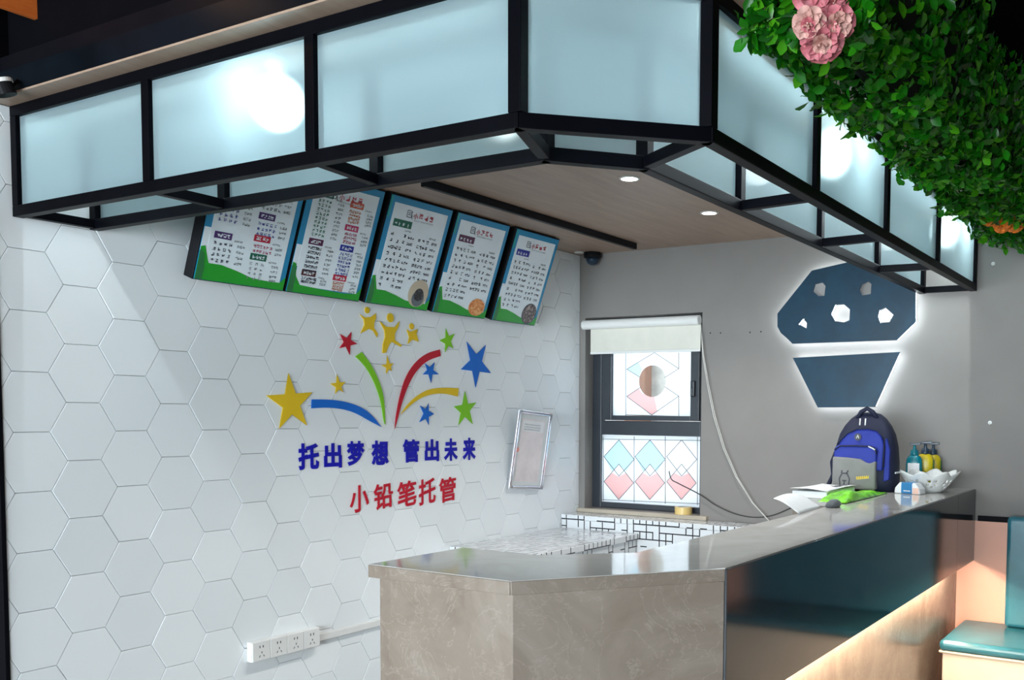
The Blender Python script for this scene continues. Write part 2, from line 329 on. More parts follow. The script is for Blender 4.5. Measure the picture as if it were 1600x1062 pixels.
# outlines in metres: (x, z) on the tiled wall, (y, z) on the plain wall and window
D = {'stars': {'yellow_big': [[-2.2201, 1.6054],[-2.0945, 1.5277],[-2.1261, 1.3838],[-2.2707, 1.3721],[-2.3335, 1.5089]], 'yellow_small': [[-1.9544, 1.61],[-1.9055, 1.5788],[-1.9202, 1.5316],[-1.9656, 1.5238],[-1.9935, 1.5683]], 'red': [[-1.868, 1.8053],[-1.8335, 1.7538],[-1.8783, 1.701],[-1.9391, 1.7276],[-1.9345, 1.7906]], 'green_top': [[-1.2336, 1.8711],[-1.1658, 1.8497],[-1.1779, 1.7733],[-1.2408, 1.7496],[-1.281, 1.8074]], 'blue_big': [[-1.0723, 1.8149],[-0.9159, 1.808],[-0.8738, 1.6583],[-1.0011, 1.5774],[-1.1192, 1.6678]], 'blue_mid': [[-1.3201, 1.6951],[-1.2884, 1.6355],[-1.3445, 1.5921],[-1.4035, 1.6311],[-1.3877, 1.6864]], 'blue_low': [[-1.3641, 1.4877],[-1.3249, 1.4358],[-1.3632, 1.3803],[-1.4299, 1.3947],[-1.4247, 1.4762]], 'green_low': [[-1.087, 1.5558],[-0.9959, 1.4979],[-1.0264, 1.3837],[-1.1392, 1.3787],[-1.1742, 1.4754]], 'yellow_tiny': [[-1.6463, 1.7109],[-1.6054, 1.677],[-1.6158, 1.6395],[-1.6542, 1.6256],[-1.6832, 1.6641]]}, 'swoosh': {'blue': [[-2.0985, 1.4966],[-1.9982, 1.4982],[-1.8977, 1.488],[-1.8065, 1.4643],[-1.7395, 1.4244],[-1.6876, 1.3734],[-1.767, 1.4043],[-1.8464, 1.4392],[-1.9237, 1.4565],[-2.011, 1.4625],[-2.1002, 1.458]], 'green': [[-1.8459, 1.6959],[-1.8062, 1.7179],[-1.7505, 1.666],[-1.6965, 1.5874],[-1.6667, 1.5065],[-1.6609, 1.3834],[-1.6706, 1.3937],[-1.6865, 1.4858],[-1.7175, 1.5614],[-1.771, 1.64],[-1.8212, 1.6805]], 'red': [[-1.2796, 1.7616],[-1.2734, 1.7292],[-1.372, 1.7023],[-1.4493, 1.6484],[-1.5025, 1.5831],[-1.5476, 1.498],[-1.5746, 1.4246],[-1.5998, 1.3622],[-1.592, 1.4246],[-1.5695, 1.5081],[-1.5275, 1.6138],[-1.4566, 1.6906],[-1.3717, 1.7399]], 'yellow': [[-1.1367, 1.5693],[-1.1453, 1.5263],[-1.2288, 1.5392],[-1.3099, 1.5397],[-1.4043, 1.5216],[-1.4809, 1.4862],[-1.5585, 1.433],[-1.5108, 1.4848],[-1.435, 1.5317],[-1.3573, 1.5604],[-1.2613, 1.5705]]}, 'people': {'left': [[[-1.7706, 1.9121],[-1.7518, 1.9139]],[[-1.8174, 1.8899],[-1.7884, 1.8777],[-1.7481, 1.8833],[-1.7166, 1.9032],[-1.7154, 1.8812],[-1.728, 1.8581],[-1.7283, 1.833],[-1.7038, 1.8097],[-1.7109, 1.792],[-1.7352, 1.8204],[-1.7622, 1.8283],[-1.7891, 1.8133],[-1.8131, 1.8035],[-1.7888, 1.843],[-1.7925, 1.8675]]], 'main': [[[-1.6233, 1.8904],[-1.5962, 1.8928]],[[-1.6936, 1.869],[-1.652, 1.8461],[-1.5952, 1.8486],[-1.5632, 1.8802],[-1.5721, 1.8505],[-1.5955, 1.8178],[-1.5958, 1.7868],[-1.5496, 1.7671],[-1.5556, 1.7574],[-1.6173, 1.7782],[-1.636, 1.7585],[-1.6532, 1.7237],[-1.6771, 1.7203],[-1.6739, 1.7612],[-1.6595, 1.7977],[-1.6634, 1.8279]]], 'right': [[[-1.4808, 1.861],[-1.4613, 1.8626]],[[-1.5152, 1.8446],[-1.49, 1.834],[-1.4387, 1.8527],[-1.4479, 1.8287],[-1.433, 1.7895],[-1.4558, 1.7943],[-1.4783, 1.797],[-1.5084, 1.774],[-1.4992, 1.8092]]]}, 'blue_text': [['托', [-2.1741, -2.0601, 1.192, 1.3068]],['出', [-2.0332, -1.9298, 1.1926, 1.3036]],['梦', [-1.9014, -1.7923, 1.1975, 1.3104]],['想', [-1.7511, -1.6395, 1.1937, 1.3099]],['管', [-1.5473, -1.4307, 1.1978, 1.3115]],['出', [-1.3922, -1.2868, 1.1966, 1.3086]],['未', [-1.2508, -1.1446, 1.194, 1.3101]],['来', [-1.1067, -1.0, 1.1928, 1.3112]]], 'red_text': [['小', [-1.8861, -1.7686, 0.9818, 1.1062]],['铅', [-1.7382, -1.6137, 0.9842, 1.1072]],['笔', [-1.5856, -1.4536, 0.9831, 1.1086]],['托', [-1.4365, -1.3148, 0.9836, 1.1123]],['管', [-1.288, -1.1596, 0.9842, 1.1102]]], 'cake': [[-1.3298, 1.9962],[-1.5215, 2.2155],[-1.7268, 2.2468],[-1.842, 2.2405],[-1.993, 2.1751],[-2.0737, 2.0885],[-2.078, 1.9205],[-1.9848, 1.8323],[-1.4195, 1.83],[-1.3931, 1.8552],[-1.3506, 1.8907],[-1.3311, 1.9257]], 'holes': [[[-1.5411, 2.1427],[-1.5812, 2.1498],[-1.5995, 2.1297],[-1.5946, 2.0777],[-1.5626, 2.0775],[-1.5298, 2.1051]],[[-1.795, 2.1276],[-1.8301, 2.1394],[-1.8466, 2.1246],[-1.844, 2.0737],[-1.7983, 2.0688],[-1.7813, 2.1005]],[[-1.6533, 2.0273],[-1.7024, 2.0278],[-1.7352, 1.9999],[-1.7335, 1.9435],[-1.7045, 1.9334],[-1.6551, 1.942],[-1.6325, 1.9809]],[[-1.923, 2.0004],[-1.9659, 1.9617],[-1.9454, 1.9257],[-1.8967, 1.923],[-1.8846, 1.9559],[-1.8905, 1.9881]],[[-1.4506, 1.9338],[-1.4787, 1.9636],[-1.4996, 1.9386],[-1.4982, 1.9098]]], 'cup': [[-1.4231, 1.754],[-2.0029, 1.7721],[-1.8804, 1.4902],[-1.5696, 1.486]], 'win_lines': [[[-0.1146, 1.3004],[-0.1175, 0.8941]],[[-0.3404, 1.3048],[-0.3442, 0.8977]],[[-0.5579, 1.3091],[-0.5626, 0.9012]],[[-0.7748, 1.3134],[-0.7803, 0.9049]],[[-0.1085, 1.2829],[-0.7934, 1.2892]],[[-0.1113, 0.9025],[-0.7985, 0.9142]],[[-0.2308, 1.2803],[-0.3417, 1.1632]],[[-0.4523, 1.2851],[-0.5595, 1.1701]],[[-0.6695, 1.2898],[-0.7729, 1.1769]],[[-0.3417, 1.1632],[-0.2327, 1.0561]],[[-0.5595, 1.1701],[-0.4546, 1.0651]],[[-0.7729, 1.1769],[-0.6722, 1.0739]],[[-0.2327, 1.0561],[-0.1217, 1.1736]],[[-0.4546, 1.0651],[-0.3475, 1.1805]],[[-0.6722, 1.0739],[-0.5688, 1.1872]],[[-0.1217, 1.1736],[-0.2308, 1.2803]],[[-0.3475, 1.1805],[-0.4523, 1.2851]],[[-0.5688, 1.1872],[-0.6695, 1.2898]],[[-0.232, 1.1304],[-0.3391, 1.0176]],[[-0.4539, 1.138],[-0.5573, 1.0272]],[[-0.6713, 1.1454],[-0.7711, 1.0367]],[[-0.3391, 1.0176],[-0.2319, 0.9089]],[[-0.5573, 1.0272],[-0.4542, 0.9207]],[[-0.7711, 1.0367],[-0.6721, 0.9322]],[[-0.2319, 0.9089],[-0.1228, 1.0168]],[[-0.4542, 0.9207],[-0.349, 1.0266]],[[-0.6721, 0.9322],[-0.5706, 1.0362]],[[-0.1228, 1.0168],[-0.232, 1.1304]],[[-0.349, 1.0266],[-0.4539, 1.138]],[[-0.5706, 1.0362],[-0.6713, 1.1454]],[[-0.2831, 1.7165],[-0.4776, 1.8137]],[[-0.4776, 1.8137],[-0.6455, 1.7143]],[[-0.6455, 1.7143],[-0.55, 1.6626]],[[-0.2831, 1.7165],[-0.3822, 1.6644]],[[-0.2846, 1.5497],[-0.3828, 1.6054]],[[-0.6475, 1.551],[-0.5507, 1.6077]],[[-0.2846, 1.5497],[-0.4624, 1.437]],[[-0.4624, 1.437],[-0.6475, 1.551]],[[-0.2762, 1.8185],[-0.2796, 1.4303]],[[-0.6444, 1.8097],[-0.6455, 1.7143]],[[-0.6475, 1.551],[-0.6492, 1.4137]],[[-0.2796, 1.4371],[-0.649, 1.4303]]], 'win_pink': [[[-0.1216, 1.0166],[-0.1805, 1.073],[-0.2315, 1.0525],[-0.2816, 1.0769],[-0.338, 1.0174],[-0.2306, 0.9087]],[[-0.3478, 1.0264],[-0.4045, 1.0817],[-0.4535, 1.0616],[-0.5017, 1.0855],[-0.5562, 1.0271],[-0.4531, 0.9205]],[[-0.5695, 1.0361],[-0.6239, 1.0903],[-0.6712, 1.0705],[-0.7176, 1.0939],[-0.7701, 1.0365],[-0.671, 0.932]],[[-0.2834, 1.5498],[-0.3679, 1.6004],[-0.3917, 1.5716],[-0.4348, 1.5496],[-0.4794, 1.5462],[-0.4995, 1.4624],[-0.4612, 1.437]]], 'win_blue': [[[-0.2295, 1.2802],[-0.3406, 1.1631],[-0.2815, 1.0873],[-0.2308, 1.1302],[-0.1805, 1.0834],[-0.1204, 1.1735]],[[-0.4512, 1.285],[-0.5584, 1.17],[-0.5016, 1.0956],[-0.4527, 1.1379],[-0.4044, 1.0919],[-0.3463, 1.1804]],[[-0.2819, 1.7166],[-0.3664, 1.7575],[-0.3903, 1.7149],[-0.3712, 1.6731]]], 'win_circle': [[-0.4629, 1.6418],[-0.5549, 1.641],[-0.4639, 1.5462]]}

# ================================================================ structure
CEIL = 3.0
def st(o): o['kind'] = 'structure'; return o
st(MB().box((-9.6, -7.2, -0.1), (0.2, 1.6, 0.0)).build('floor', 'floor_grey'))
st(MB().box((-9.6, -7.2, CEIL), (0.2, 1.6, CEIL+0.1)).build('ceiling', 'ceiling_black'))
wall_left = st(MB().box((-3.35, 0.009, 0), (0.0, 0.16, CEIL)).build('wall_left', 'grout'))
st(MB().box((-3.366, -0.004, 0), (-3.3505, 0.16, CEIL)).build('trim_1', 'black_paint', bevel=0.002))
# right wall with the window opening
WY0, WY1, WZ0, WZ1 = -0.845, -0.04, 0.855, 2.03
wr = MB()
wr.box((0, -7.2, 0), (0.2, WY0, CEIL)).box((0, WY1, 0), (0.2, 0.16, CEIL)).box((0, WY0, 0), (0.2, WY1, WZ0)).box((0, WY0, WZ1), (0.2, WY1, CEIL))
wall_right = st(wr.build('wall_right', 'wall_paint'))
st(MB().box((-0.006, -7.2, 0), (-0.0005, -2.0, 0.925)).build('wall_right_wainscot', 'peach_paint'))
st(MB().box((-0.016, -7.2, 0.925), (-0.0005, -2.40, 0.952)).build('trim_2', 'black_paint', bevel=0.002))
for y, z in ((-0.8976, 1.910), (-0.9624, 1.908), (-1.1445, 1.905), (-1.2102, 1.9065)):
    MB().lathe([(0.0045, -0.0008), (0.0045, 0.0)], (-0.0008, y, z), 8, axis='x').build('screw_hole', 'hole_dark', wall_right)
# unseen outer shell; front wall openings added to let sky light in as fill
sf = MB().box((-9.6, -7.2, 0), (-9.4, 1.6, 0.4)).box((-9.6, -7.2, 2.3), (-9.4, 1.6, CEIL)).box((-9.6, -7.2, 0.4), (-9.4, -4.4, 2.3)).box((-9.6, 0.8, 0.4), (-9.4, 1.6, 2.3)).box((-9.6, -2.35, 0.4), (-9.4, -2.25, 2.3)); st(sf.build('wall_front', 'wall_paint'))
sb = MB().box((-9.4, -7.2, 0), (0, -7.0, CEIL))
st(sb.build('wall_side', 'wall_paint'))
st(MB().box((-9.4, 1.4, 0), (-3.35, 1.6, CEIL)).box((-3.36, 0.16, 0), (-3.2, 1.4, CEIL)).build('wall_passage', 'wall_paint'))

# hexagonal tiles on the left wall, each its own piece
S = 0.115; HH = S*math.sqrt(3); TX0, TZ0 = -3.2597, 1.37; XA, XB, ZA, ZB = -3.35, -0.001, 0.0, 2.415
def clip(poly, ax, val, sign):
    out = []
    for i in range(len(poly)):
        a, b = poly[i], poly[(i+1) % len(poly)]; da, db = sign*(a[ax]-val), sign*(b[ax]-val)
        if da >= 0: out.append(a)
        if da*db < 0:
            t = da/(da-db); out.append((a[0]+(b[0]-a[0])*t, a[1]+(b[1]-a[1])*t))
    return out
def tile_mesh(poly):
    n = len(poly); cx = sum(p[0] for p in poly)/n; cz = sum(p[1] for p in poly)/n; c = Vector((cx, cz))
    def ins(d):
        r = []
        for i in range(n):
            p = Vector(poly[i]); a = (p-Vector(poly[i-1])).normalized(); b = (Vector(poly[(i+1) % n])-p).normalized()
            na, nb = Vector((-a.y, a.x)), Vector((-b.y, b.x)); bis = na+nb
            k = bis.length_squared/2
            r.append(p + bis*d/max(k, 0.3))
        return r
    o, m_, i_ = ins(0.0008), ins(0.0008), ins(0.0022)
    vs = [(p.x, 0.0085, p.y) for p in o]+[(p.x, 0.0015, p.y) for p in m_]+[(p.x, 0.0, p.y) for p in i_]
    fs = [tuple(range(2*n, 3*n))]
    for k in range(n):
        j = (k+1) % n; fs += [(k, j, n+j, n+k), (n+k, n+j, 2*n+j, 2*n+k)]
    return MB().add(vs, fs).mesh('hex_tile')
full = [(S*math.cos(math.radians(60*k)), S*math.sin(math.radians(60*k))) for k in range(6)]
full_mesh = tile_mesh(full); full_mesh.materials.append(MATS['tile_white'])
for c in range(-1, 20):
    cx = TX0+1.5*S*c
    for r in range(-8, 9):
        cz = TZ0+HH*(r+0.5) + (HH/2 if c % 2 else 0)
        if cz-HH/2 > ZB or cz+HH/2 < ZA: continue
        poly = [(cx+a, cz+b_) for a, b_ in full]
        cl = poly
        for ax, v, s in ((0, XA, 1), (0, XB, -1), (1, ZA, 1), (1, ZB, -1)):
            if cl: cl = clip(cl, ax, v, s)
        if len(cl) < 3: continue
        ar = abs(sum(cl[i][0]*cl[(i+1) % len(cl)][1]-cl[(i+1) % len(cl)][0]*cl[i][1] for i in range(len(cl))))/2
        if ar < 0.0006: continue
        if ar > 0.999*(1.5*math.sqrt(3)*S*S): me, loc = full_mesh, (cx, 0, cz)
        else: me, loc = tile_mesh([(a-cx, b_-cz) for a, b_ in cl]), (cx, 0, cz); me.materials.append(MATS['tile_white'])
        o = bpy.data.objects.new('hex_tile', me); COL.objects.link(o); o.parent = wall_left
        o.location = (loc[0], random.uniform(-0.0005, 0.0009), loc[2])
        if me is full_mesh: o.rotation_euler = (random.uniform(-.004, .004), 0, random.uniform(-.004, .004))

st(MB().box((-3.37, -0.02, 2.43), (-0.002, 0.0085, CEIL)).build('trim_7', 'ceiling_black'))
# wood soffit over the counter and the dark band above it
OX, OY, ZC, ZT = -3.285, -2.345, 2.083, 2.416     # outer frame line, rail height, soffit height
so = [(-3.362, 0.0), (-3.362, -2.062), (-3.022, -2.422), (-0.0, -2.422), (-0.0, 0.0)]
st(MB().prism([(x, y, ZT) for x, y in so], [(x, y, ZT+0.006) for x, y in so]).build('ceiling_soffit', 'wood_soffit'))
def ring_wall(name, pts, z0, z1, th, mat):
    m = MB()
    for a, b in zip(pts[:-1], pts[1:]): m.bar((a[0], a[1], (z0+z1)/2), (b[0], b[1], (z0+z1)/2), th, z1-z0)
    return st(m.build(name, mat))
e = so[:4]
ring_wall('trim_3', [(x+0.01, y+0.01) for x, y in e], ZT+0.007, ZT+0.075, 0.02, 'navy_fascia')
ring_wall('trim_4', [(x+0.035, y+0.035) for x, y in e], ZT+0.075, ZT+0.135, 0.02, 'black_paint')
ring_wall('trim_5', [(x+0.07, y+0.07) for x, y in e], ZT+0.135, CEIL, 0.03, 'ceiling_black')

# ---------------------------------------------------------------- window
win = thing('window_1', (0.1, -0.44, WZ0), 'dark grey framed window with leaded pattern film beside the tiled wall', 'window'); del win['category']; st(win)
FX0, FX1 = 0.085, 0.135
def wb(name, y0, y1, z0, z1, x0=FX0, x1=FX1, mat='window_grey', bev=0.003): return MB().box((x0, y0, z0), (x1, y1, z1)).build(name, mat, win, bevel=bev)
wb('frame_jamb', -0.105, -0.041, WZ0, WZ1-.001); wb('frame_jamb', -0.844, -0.797, WZ0, WZ1-.001)
wb('frame_sill', -0.797, -0.105, WZ0+.001, 0.89); wb('frame_head', -0.797, -0.105, 1.985, WZ1-.001); wb('transom', -0.797, -0.105, 1.312, 1.40)
wb('sash_stile', -0.183, -0.112, 1.403, 1.982, 0.078, 0.125); wb('sash_stile', -0.79, -0.733, 1.403, 1.982, 0.078, 0.125)
wb('sash_rail', -0.733, -0.183, 1.403, 1.432, 0.078, 0.125); wb('sash_rail', -0.733, -0.183, 1.94, 1.982, 0.078, 0.125)
hd = wb('handle', -0.768, -0.742, 1.545, 1.64, 0.055, 0.078, bev=0.006); MB().box((0.045, -0.762, 1.55), (0.056, -0.748, 1.60)).build('lever', 'window_grey', hd, bevel=0.004)
# pane glass (clear) and frosted film with a round clear hole
for n, (y0, y1, z0, z1) in (('upper', (-0.733, -0.183, 1.432, 1.94)), ('lower', (-0.797, -0.105, 0.89, 1.312))):
    g = MB().box((0.1, y0+.0005, z0+.0005), (0.104, y1-.0005, z1-.0005)).build('pane', 'glass_clear', win)
    rect = [(y0+.001, z0+.001), (y1-.001, z0+.001), (y1-.001, z1-.001), (y0+.001, z1-.001)]
    loops = [rect]
    if n == 'upper': loops.append([(-0.463+0.094*math.cos(2*math.pi*k/40), 1.642+0.096*math.sin(2*math.pi*k/40)) for k in range(40)])
    me = curve_mesh(loops, 0.0008); me.transform(YZ(0.0985)); put('frosted_film', me, 'film_white', win)
for L, mt, nm in ((D['win_pink'], 'film_pink', 'pink_film'), (D['win_blue'], 'film_blue', 'blue_film')):
    for P in L: MB().prism([(0.0968, y, z) for y, z in P], [(0.0962, y, z) for y, z in P]).build(nm, mt, win)
for a, b in D['win_lines']:
    MB().bar((0.0945, *a), (0.0945, *b), 0.0036, 0.002, upv=(1, 0, 0)).build('lead_line', 'lead_line', win)
st(MB().box((-0.03, -0.90, 0.8305), (0.084, -0.002, 0.8545)).build('trim_6', 'wood_sill', bevel=0.003))
# what stands outside the window
st(MB().box((1.5, -2.5, 0), (1.6, 2.0, 2.3)).build('wall_outside', 'outdoor_wall'))
st(MB().box((1.40, 0.33, 0), (1.499, 0.52, 2.3)).build('wall_outside_pier', 'outdoor_brown', bevel=0.01))

# ================================================================ glass canopy
can = thing('glass_canopy', (-1.6, -1.2, ZC), 'black steel framed canopy with frosted glass panels hanging above the counter', 'canopy')
T = 0.034
OP = [(OX, -0.002), (OX, -0.715), (OX, -1.39), (OX, -2.03), (-2.99, OY), (-2.30, OY), (-1.575, OY), (-0.80, OY), (-0.002, OY)]
IX, IY = -3.035, -2.095
IP = [(IX, -0.002), (IX, -0.705), (IX, -1.355), (IX, -1.922), (-2.845, IY), (-2.27, IY), (-1.55, IY), (-0.82, IY), (-0.002, IY)]
def canring(P, lab):
    for i, (x, y) in enumerate(P):
        dx = 0.017 if i == 0 or i == len(P)-1 else 0
        yy = y-(0.017 if i == 0 else 0); xx = x-(0.017 if i == len(P)-1 else 0)
        MB().box((xx-T/2, yy-T/2, ZC+T/2), (xx+T/2, yy+T/2, ZT-T-.001)).build('frame_post', 'frame_black', can, bevel=0.002)
    corner = [P[0], P[3], P[4], P[-1]]
    for z, nm in ((ZC, 'bottom_rail'), (ZT-T/2-.001, 'top_rail')):
        for a, b in zip(corner[:-1], corner[1:]):
            A_, B_ = Vector((*a, z)), Vector((*b, z)); d = (B_-A_).normalized()*T*0.3
            if a != corner[0]: A_ = A_-d
            if b != corner[-1]: B_ = B_+d
            MB().bar(A_, B_, T, T).build(nm, 'frame_black', can, bevel=0.002)
    for a, b in zip(P[:-1], P[1:]):
        A_, B_ = Vector((*a, 0)), Vector((*b, 0)); d = (B_-A_).normalized(); nrm = Vector((-d.y, d.x, 0))
        if nrm.dot(Vector((-1.2, -1.0, 0))-A_) < 0: nrm = -nrm      # towards the middle of the counter
        A_ += d*T/2; B_ -= d*T/2
        z0, z1 = ZC+T/2, ZT-T-.001; o1 = -nrm*0.003 if lab == 'outer' else nrm*0.003; o2 = -o1
        # face 0 is etched (street side of the outer ring, room side of the inner ring); the rest is clear
        V = [A_+o1+Vector((0, 0, z0)), B_+o1+Vector((0, 0, z0)), B_+o1+Vector((0, 0, z1)), A_+o1+Vector((0, 0, z1)), A_+o2+Vector((0, 0, z0)), B_+o2+Vector((0, 0, z0)), B_+o2+Vector((0, 0, z1)), A_+o2+Vector((0, 0, z1))]
        m = MB(); m.add(V[:], [(0, 1, 2, 3)], 0); m.add(V, [(4, 7, 6, 5), (0, 4, 5, 1), (1, 5, 6, 2), (2, 6, 7, 3), (3, 7, 4, 0)], 1)
        me = bpy.data.meshes.new('glass_panel'); me.from_pydata(m.v, [], m.f); me.polygons.foreach_set('material_index', m.mi)
        put('glass_panel', me, ['glass_frosted', 'glass_clear'], can, label='frosted glass pane')
canring(OP, 'outer'); canring(IP, 'inner')
for a, b in zip(OP, IP):
    if a == OP[0]: a, b = (a[0], -0.02), (b[0], -0.02)
    if a == OP[-1]: a, b = (-0.02, a[1]), (-0.02, b[1])
    A_, B_ = Vector((*a, ZC)), Vector((*b, ZC)); d = (B_-A_).normalized()*T*0.55
    MB().bar(A_+d, B_-d, T*0.85, T*0.85).build('cross_tie', 'frame_black', can, bevel=0.002)
# lamps between the two rings of glass
def globe(loc, label):
    x, y, z = loc; t = thing('globe_lamp', (x, y, ZT), label, 'lamp', 'globe lamps inside the glass canopy')
    MB().lathe([(0.03, ZT-0.001), (0.03, ZT-0.02), (0.018, ZT-0.03), (0.018, z+0.06)], (x, y, 0), 20).build('lamp_socket', 'white_plastic', t, smooth=True)
    MB().lathe([(max(0.072*math.sin(math.pi*k/14), .002), z-0.072*math.cos(math.pi*k/14)) for k in range(15)], (x, y, 0), 28).build('globe', 'globe_light', t, smooth=True)
globe((-3.16, -1.115, 2.292), 'glowing round lamp behind the left side panes, nearest the tiled wall')
globe((-1.85, -2.217, 2.32), 'glowing round lamp behind the right side panes, nearer of the two there')
globe((-0.22, -2.217, 2.335), 'glowing round lamp behind the right side panes, close to the plain wall')
emit('canopy_led', (0.80, 0.94, 1.0), 110.0); emit('canopy_led_dim', (0.82, 0.96, 1.0), 42.0)
origin(MB().box((OX+0.020, -1.97, ZT-0.014), (OX+0.032, -0.06, ZT-0.001)).build('light_strip', 'canopy_led_dim', label='cool white light strip behind the top rail of the left side panes', cat='light strip'))
origin(MB().box((-2.93, OY+0.020, ZT-0.014), (-0.06, OY+0.032, ZT-0.001)).build('light_strip', 'canopy_led', label='cool white light strip behind the top rail of the right side panes', cat='light strip'))
# downlights, track rail, dome camera on the soffit
def downlight(x, y, label, on=True, r=0.043):
    t = thing('downlight', (x, y, ZT), label, 'downlight', 'soffit downlights' if on else None)
    MB().lathe([(r*0.78, ZT-0.002), (r*0.80, ZT-0.005), (r, ZT-0.004), (r*1.02, ZT-0.0005), (r*0.78, ZT-0.0005)], (x, y, 0), 28).build('trim_ring', 'white_plastic', t, smooth=True)
    MB().lathe([(r*0.78, ZT-0.0035), (r*0.78, ZT-0.0015)], (x, y, 0), 28).build('lens', 'downlight_glow' if on else 'white_plastic', t)
    if on:
        d = bpy.data.lights.new('downlight_beam', 'SPOT'); d.energy = 46; d.spot_size = math.radians(115); d.spot_blend = 0.8; d.shadow_soft_size = 0.035; d.color = (1, 0.97, 0.93)
        o = bpy.data.objects.new('downlight_beam', d); COL.objects.link(o); o.location = (x, y, ZT-0.02)
downlight(-1.54, -1.27, 'lit round downlight in the wood soffit, nearer to the camera')
downlight(-0.772, -1.26, 'lit round downlight in the wood soffit, nearer to the plain wall')
downlight(-2.31, -1.27, 'lit round downlight in the wood soffit, behind the canopy corner')
downlight(-0.10, -0.06, 'small unlit downlight in the soffit corner above the dome camera', False, 0.03)
origin(MB().box((-1.95, -0.528, ZT-0.035), (-0.21, -0.502, ZT-0.0005)).build('track_rail', 'black_plastic', bevel=0.003, label='black track rail fixed along the wood soffit', cat='track rail'))
dc = thing('dome_camera', (-0.055, -0.125, ZT), 'black dome security camera under the soffit at the corner', 'camera')
MB().lathe([(0.052, ZT-0.0005), (0.052, ZT-0.03), (0.045, ZT-0.036), (0.04, ZT-0.036)], (-0.056, -0.125, 0), 24).build('base', 'black_plastic', dc, smooth=True)
MB().lathe([(0.041, ZT-0.036), (0.038, ZT-0.052), (0.028, ZT-0.068), (0.012, ZT-0.076), (0.002, ZT-0.077)], (-0.056, -0.125, 0), 24).build('dome', 'pump_dark', dc, smooth=True)

# ================================================================ counter
ZK = 1.0845
ct = thing('service_counter', (-2.2, -2.2, 0), 'beige marble service counter with polished top and dark hanging front panel', 'counter')
top = [(-3.352, -1.635), (-3.352, -2.06), (-2.937, -2.380), (-0.007, -2.380), (-0.007, -1.79), (-1.02, -1.79), (-1.02, -2.072), (-2.835, -2.072), (-3.012, -1.885), (-3.012, -1.635)]
MB().prism([(x, y, ZK-0.03) for x, y in top], [(x, y, ZK) for x, y in top]).build('counter_top', 'marble_top', ct, bevel=0.0015)
for a, b in ((top[0], top[1]), (top[1], top[2])):
    MB().bar((a[0], a[1], ZK-0.0165), (b[0], b[1], ZK-0.0165), 0.006, 0.03).build('edge_band', 'marble_beige', ct, bevel=0.002)
def panel(name, a, b, z0, z1, th, mat, side=1):
    A_, B_ = Vector((*a, 0)), Vector((*b, 0)); d = (B_-A_).normalized(); n = Vector((-d.y, d.x, 0))*th*side
    return MB().prism([A_+Vector((0, 0, z0)), B_+Vector((0, 0, z0)), B_+n+Vector((0, 0, z0)), A_+n+Vector((0, 0, z0))], [A_+Vector((0, 0, z1)), B_+Vector((0, 0, z1)), B_+n+Vector((0, 0, z1)), A_+n+Vector((0, 0, z1))]).build(name, mat, ct, bevel=0.001)
zb = ZK-0.031
panel('side_panel', (-3.332, -1.65), (-3.332, -2.05), 0, zb, 0.02, 'marble_beige')
panel('corner_panel', (-3.332, -2.0505), (-2.9445, -2.3805), 0, zb, 0.02, 'marble_beige')
panel('end_panel', (-3.31, -1.65), (-3.03, -1.65), 0, zb, 0.02, 'marble_beige', -1)
panel('base_panel', (-2.93, -2.305), (-0.008, -2.305), 0, 0.755, 0.02, 'marble_beige')
panel('front_panel', (-2.944, -2.387), (-0.4135, -2.387), 0.725, ZK-0.0025, 0.0065, 'granite_dark')
panel('front_panel', (-0.4125, -2.387), (-0.008, -2.387), 0.725, ZK-0.0025, 0.0065, 'granite_dark')
panel('front_lining', (-2.93, -2.380), (-0.008, -2.380), 0.757, zb, 0.06, 'marble_beige')
panel('back_panel', (-2.82, -2.10), (-0.21, -2.10), 0, zb, 0.02, 'marble_beige')
panel('back_panel', (-3.03, -1.68), (-3.03, -1.88), 0, zb, 0.02, 'marble_beige', -1)
panel('support_panel', (-1.0, -2.078), (-1.0, -1.80), 0, zb, 0.02, 'marble_beige', -1)
origin(MB().box((-2.88, -2.345, 0.742), (-0.30, -2.330, 0.7555)).build('light_strip', 'counter_led', label='warm white light strip hidden under the dark counter front', cat='light strip'))

# back worktops wrapped in white contact tile
wk = thing('tiled_worktop', (-0.7, -0.27, 0), 'low white worktop with black joint lines against the tiled wall', 'worktop')
MB().box((-1.21, -0.55, 0.715), (-0.2, -0.002, 0.75)).build('top', 'contact_tile', wk, bevel=0.003)
MB().box((-1.20, -0.54, 0.0), (-0.2, -0.004, 0.7145)).build('body', 'contact_tile', wk)
lg_ = thing('tiled_ledge', (-0.1, -0.9, 0), 'white boxed ledge with black joint lines under the window', 'ledge')
MB().box((-0.199, -2.07, 0.80), (-0.007, -0.002, 0.83)).build('top', 'contact_tile', lg_, bevel=0.003)
MB().box((-0.197, -2.07, 0.0), (-0.007, -0.004, 0.7995)).build('body', 'contact_tile', lg_)

# banquette on the right
bq = thing('banquette', (-0.3, -2.9, 0), 'teal vinyl bench with cream base standing against the peach wainscot', 'bench')
MB().box((-0.55, -3.6, 0.375), (-0.012, -2.345, 0.425)).build('seat', 'teal_vinyl', bq, bevel=0.022, seg=4)
MB().box((-0.535, -3.59, 0.06), (-0.015, -2.36, 0.366)).build('base', 'cream_vinyl', bq, bevel=0.006)
MB().box((-0.52, -3.57, 0.0), (-0.03, -2.38, 0.06)).build('plinth', 'black_plastic', bq)
MB().tube([(-0.02, -2.35, 0.371), (-0.54, -2.35, 0.371), (-0.5445, -2.355, 0.371), (-0.5445, -3.59, 0.371)], 0.006, 8).build('piping', 'cream_vinyl', bq, smooth=True)
MB().box((-0.115, -3.6, 0.427), (-0.018, -2.555, 0.965)).build('backrest', 'teal_vinyl', bq, bevel=0.02, seg=4)

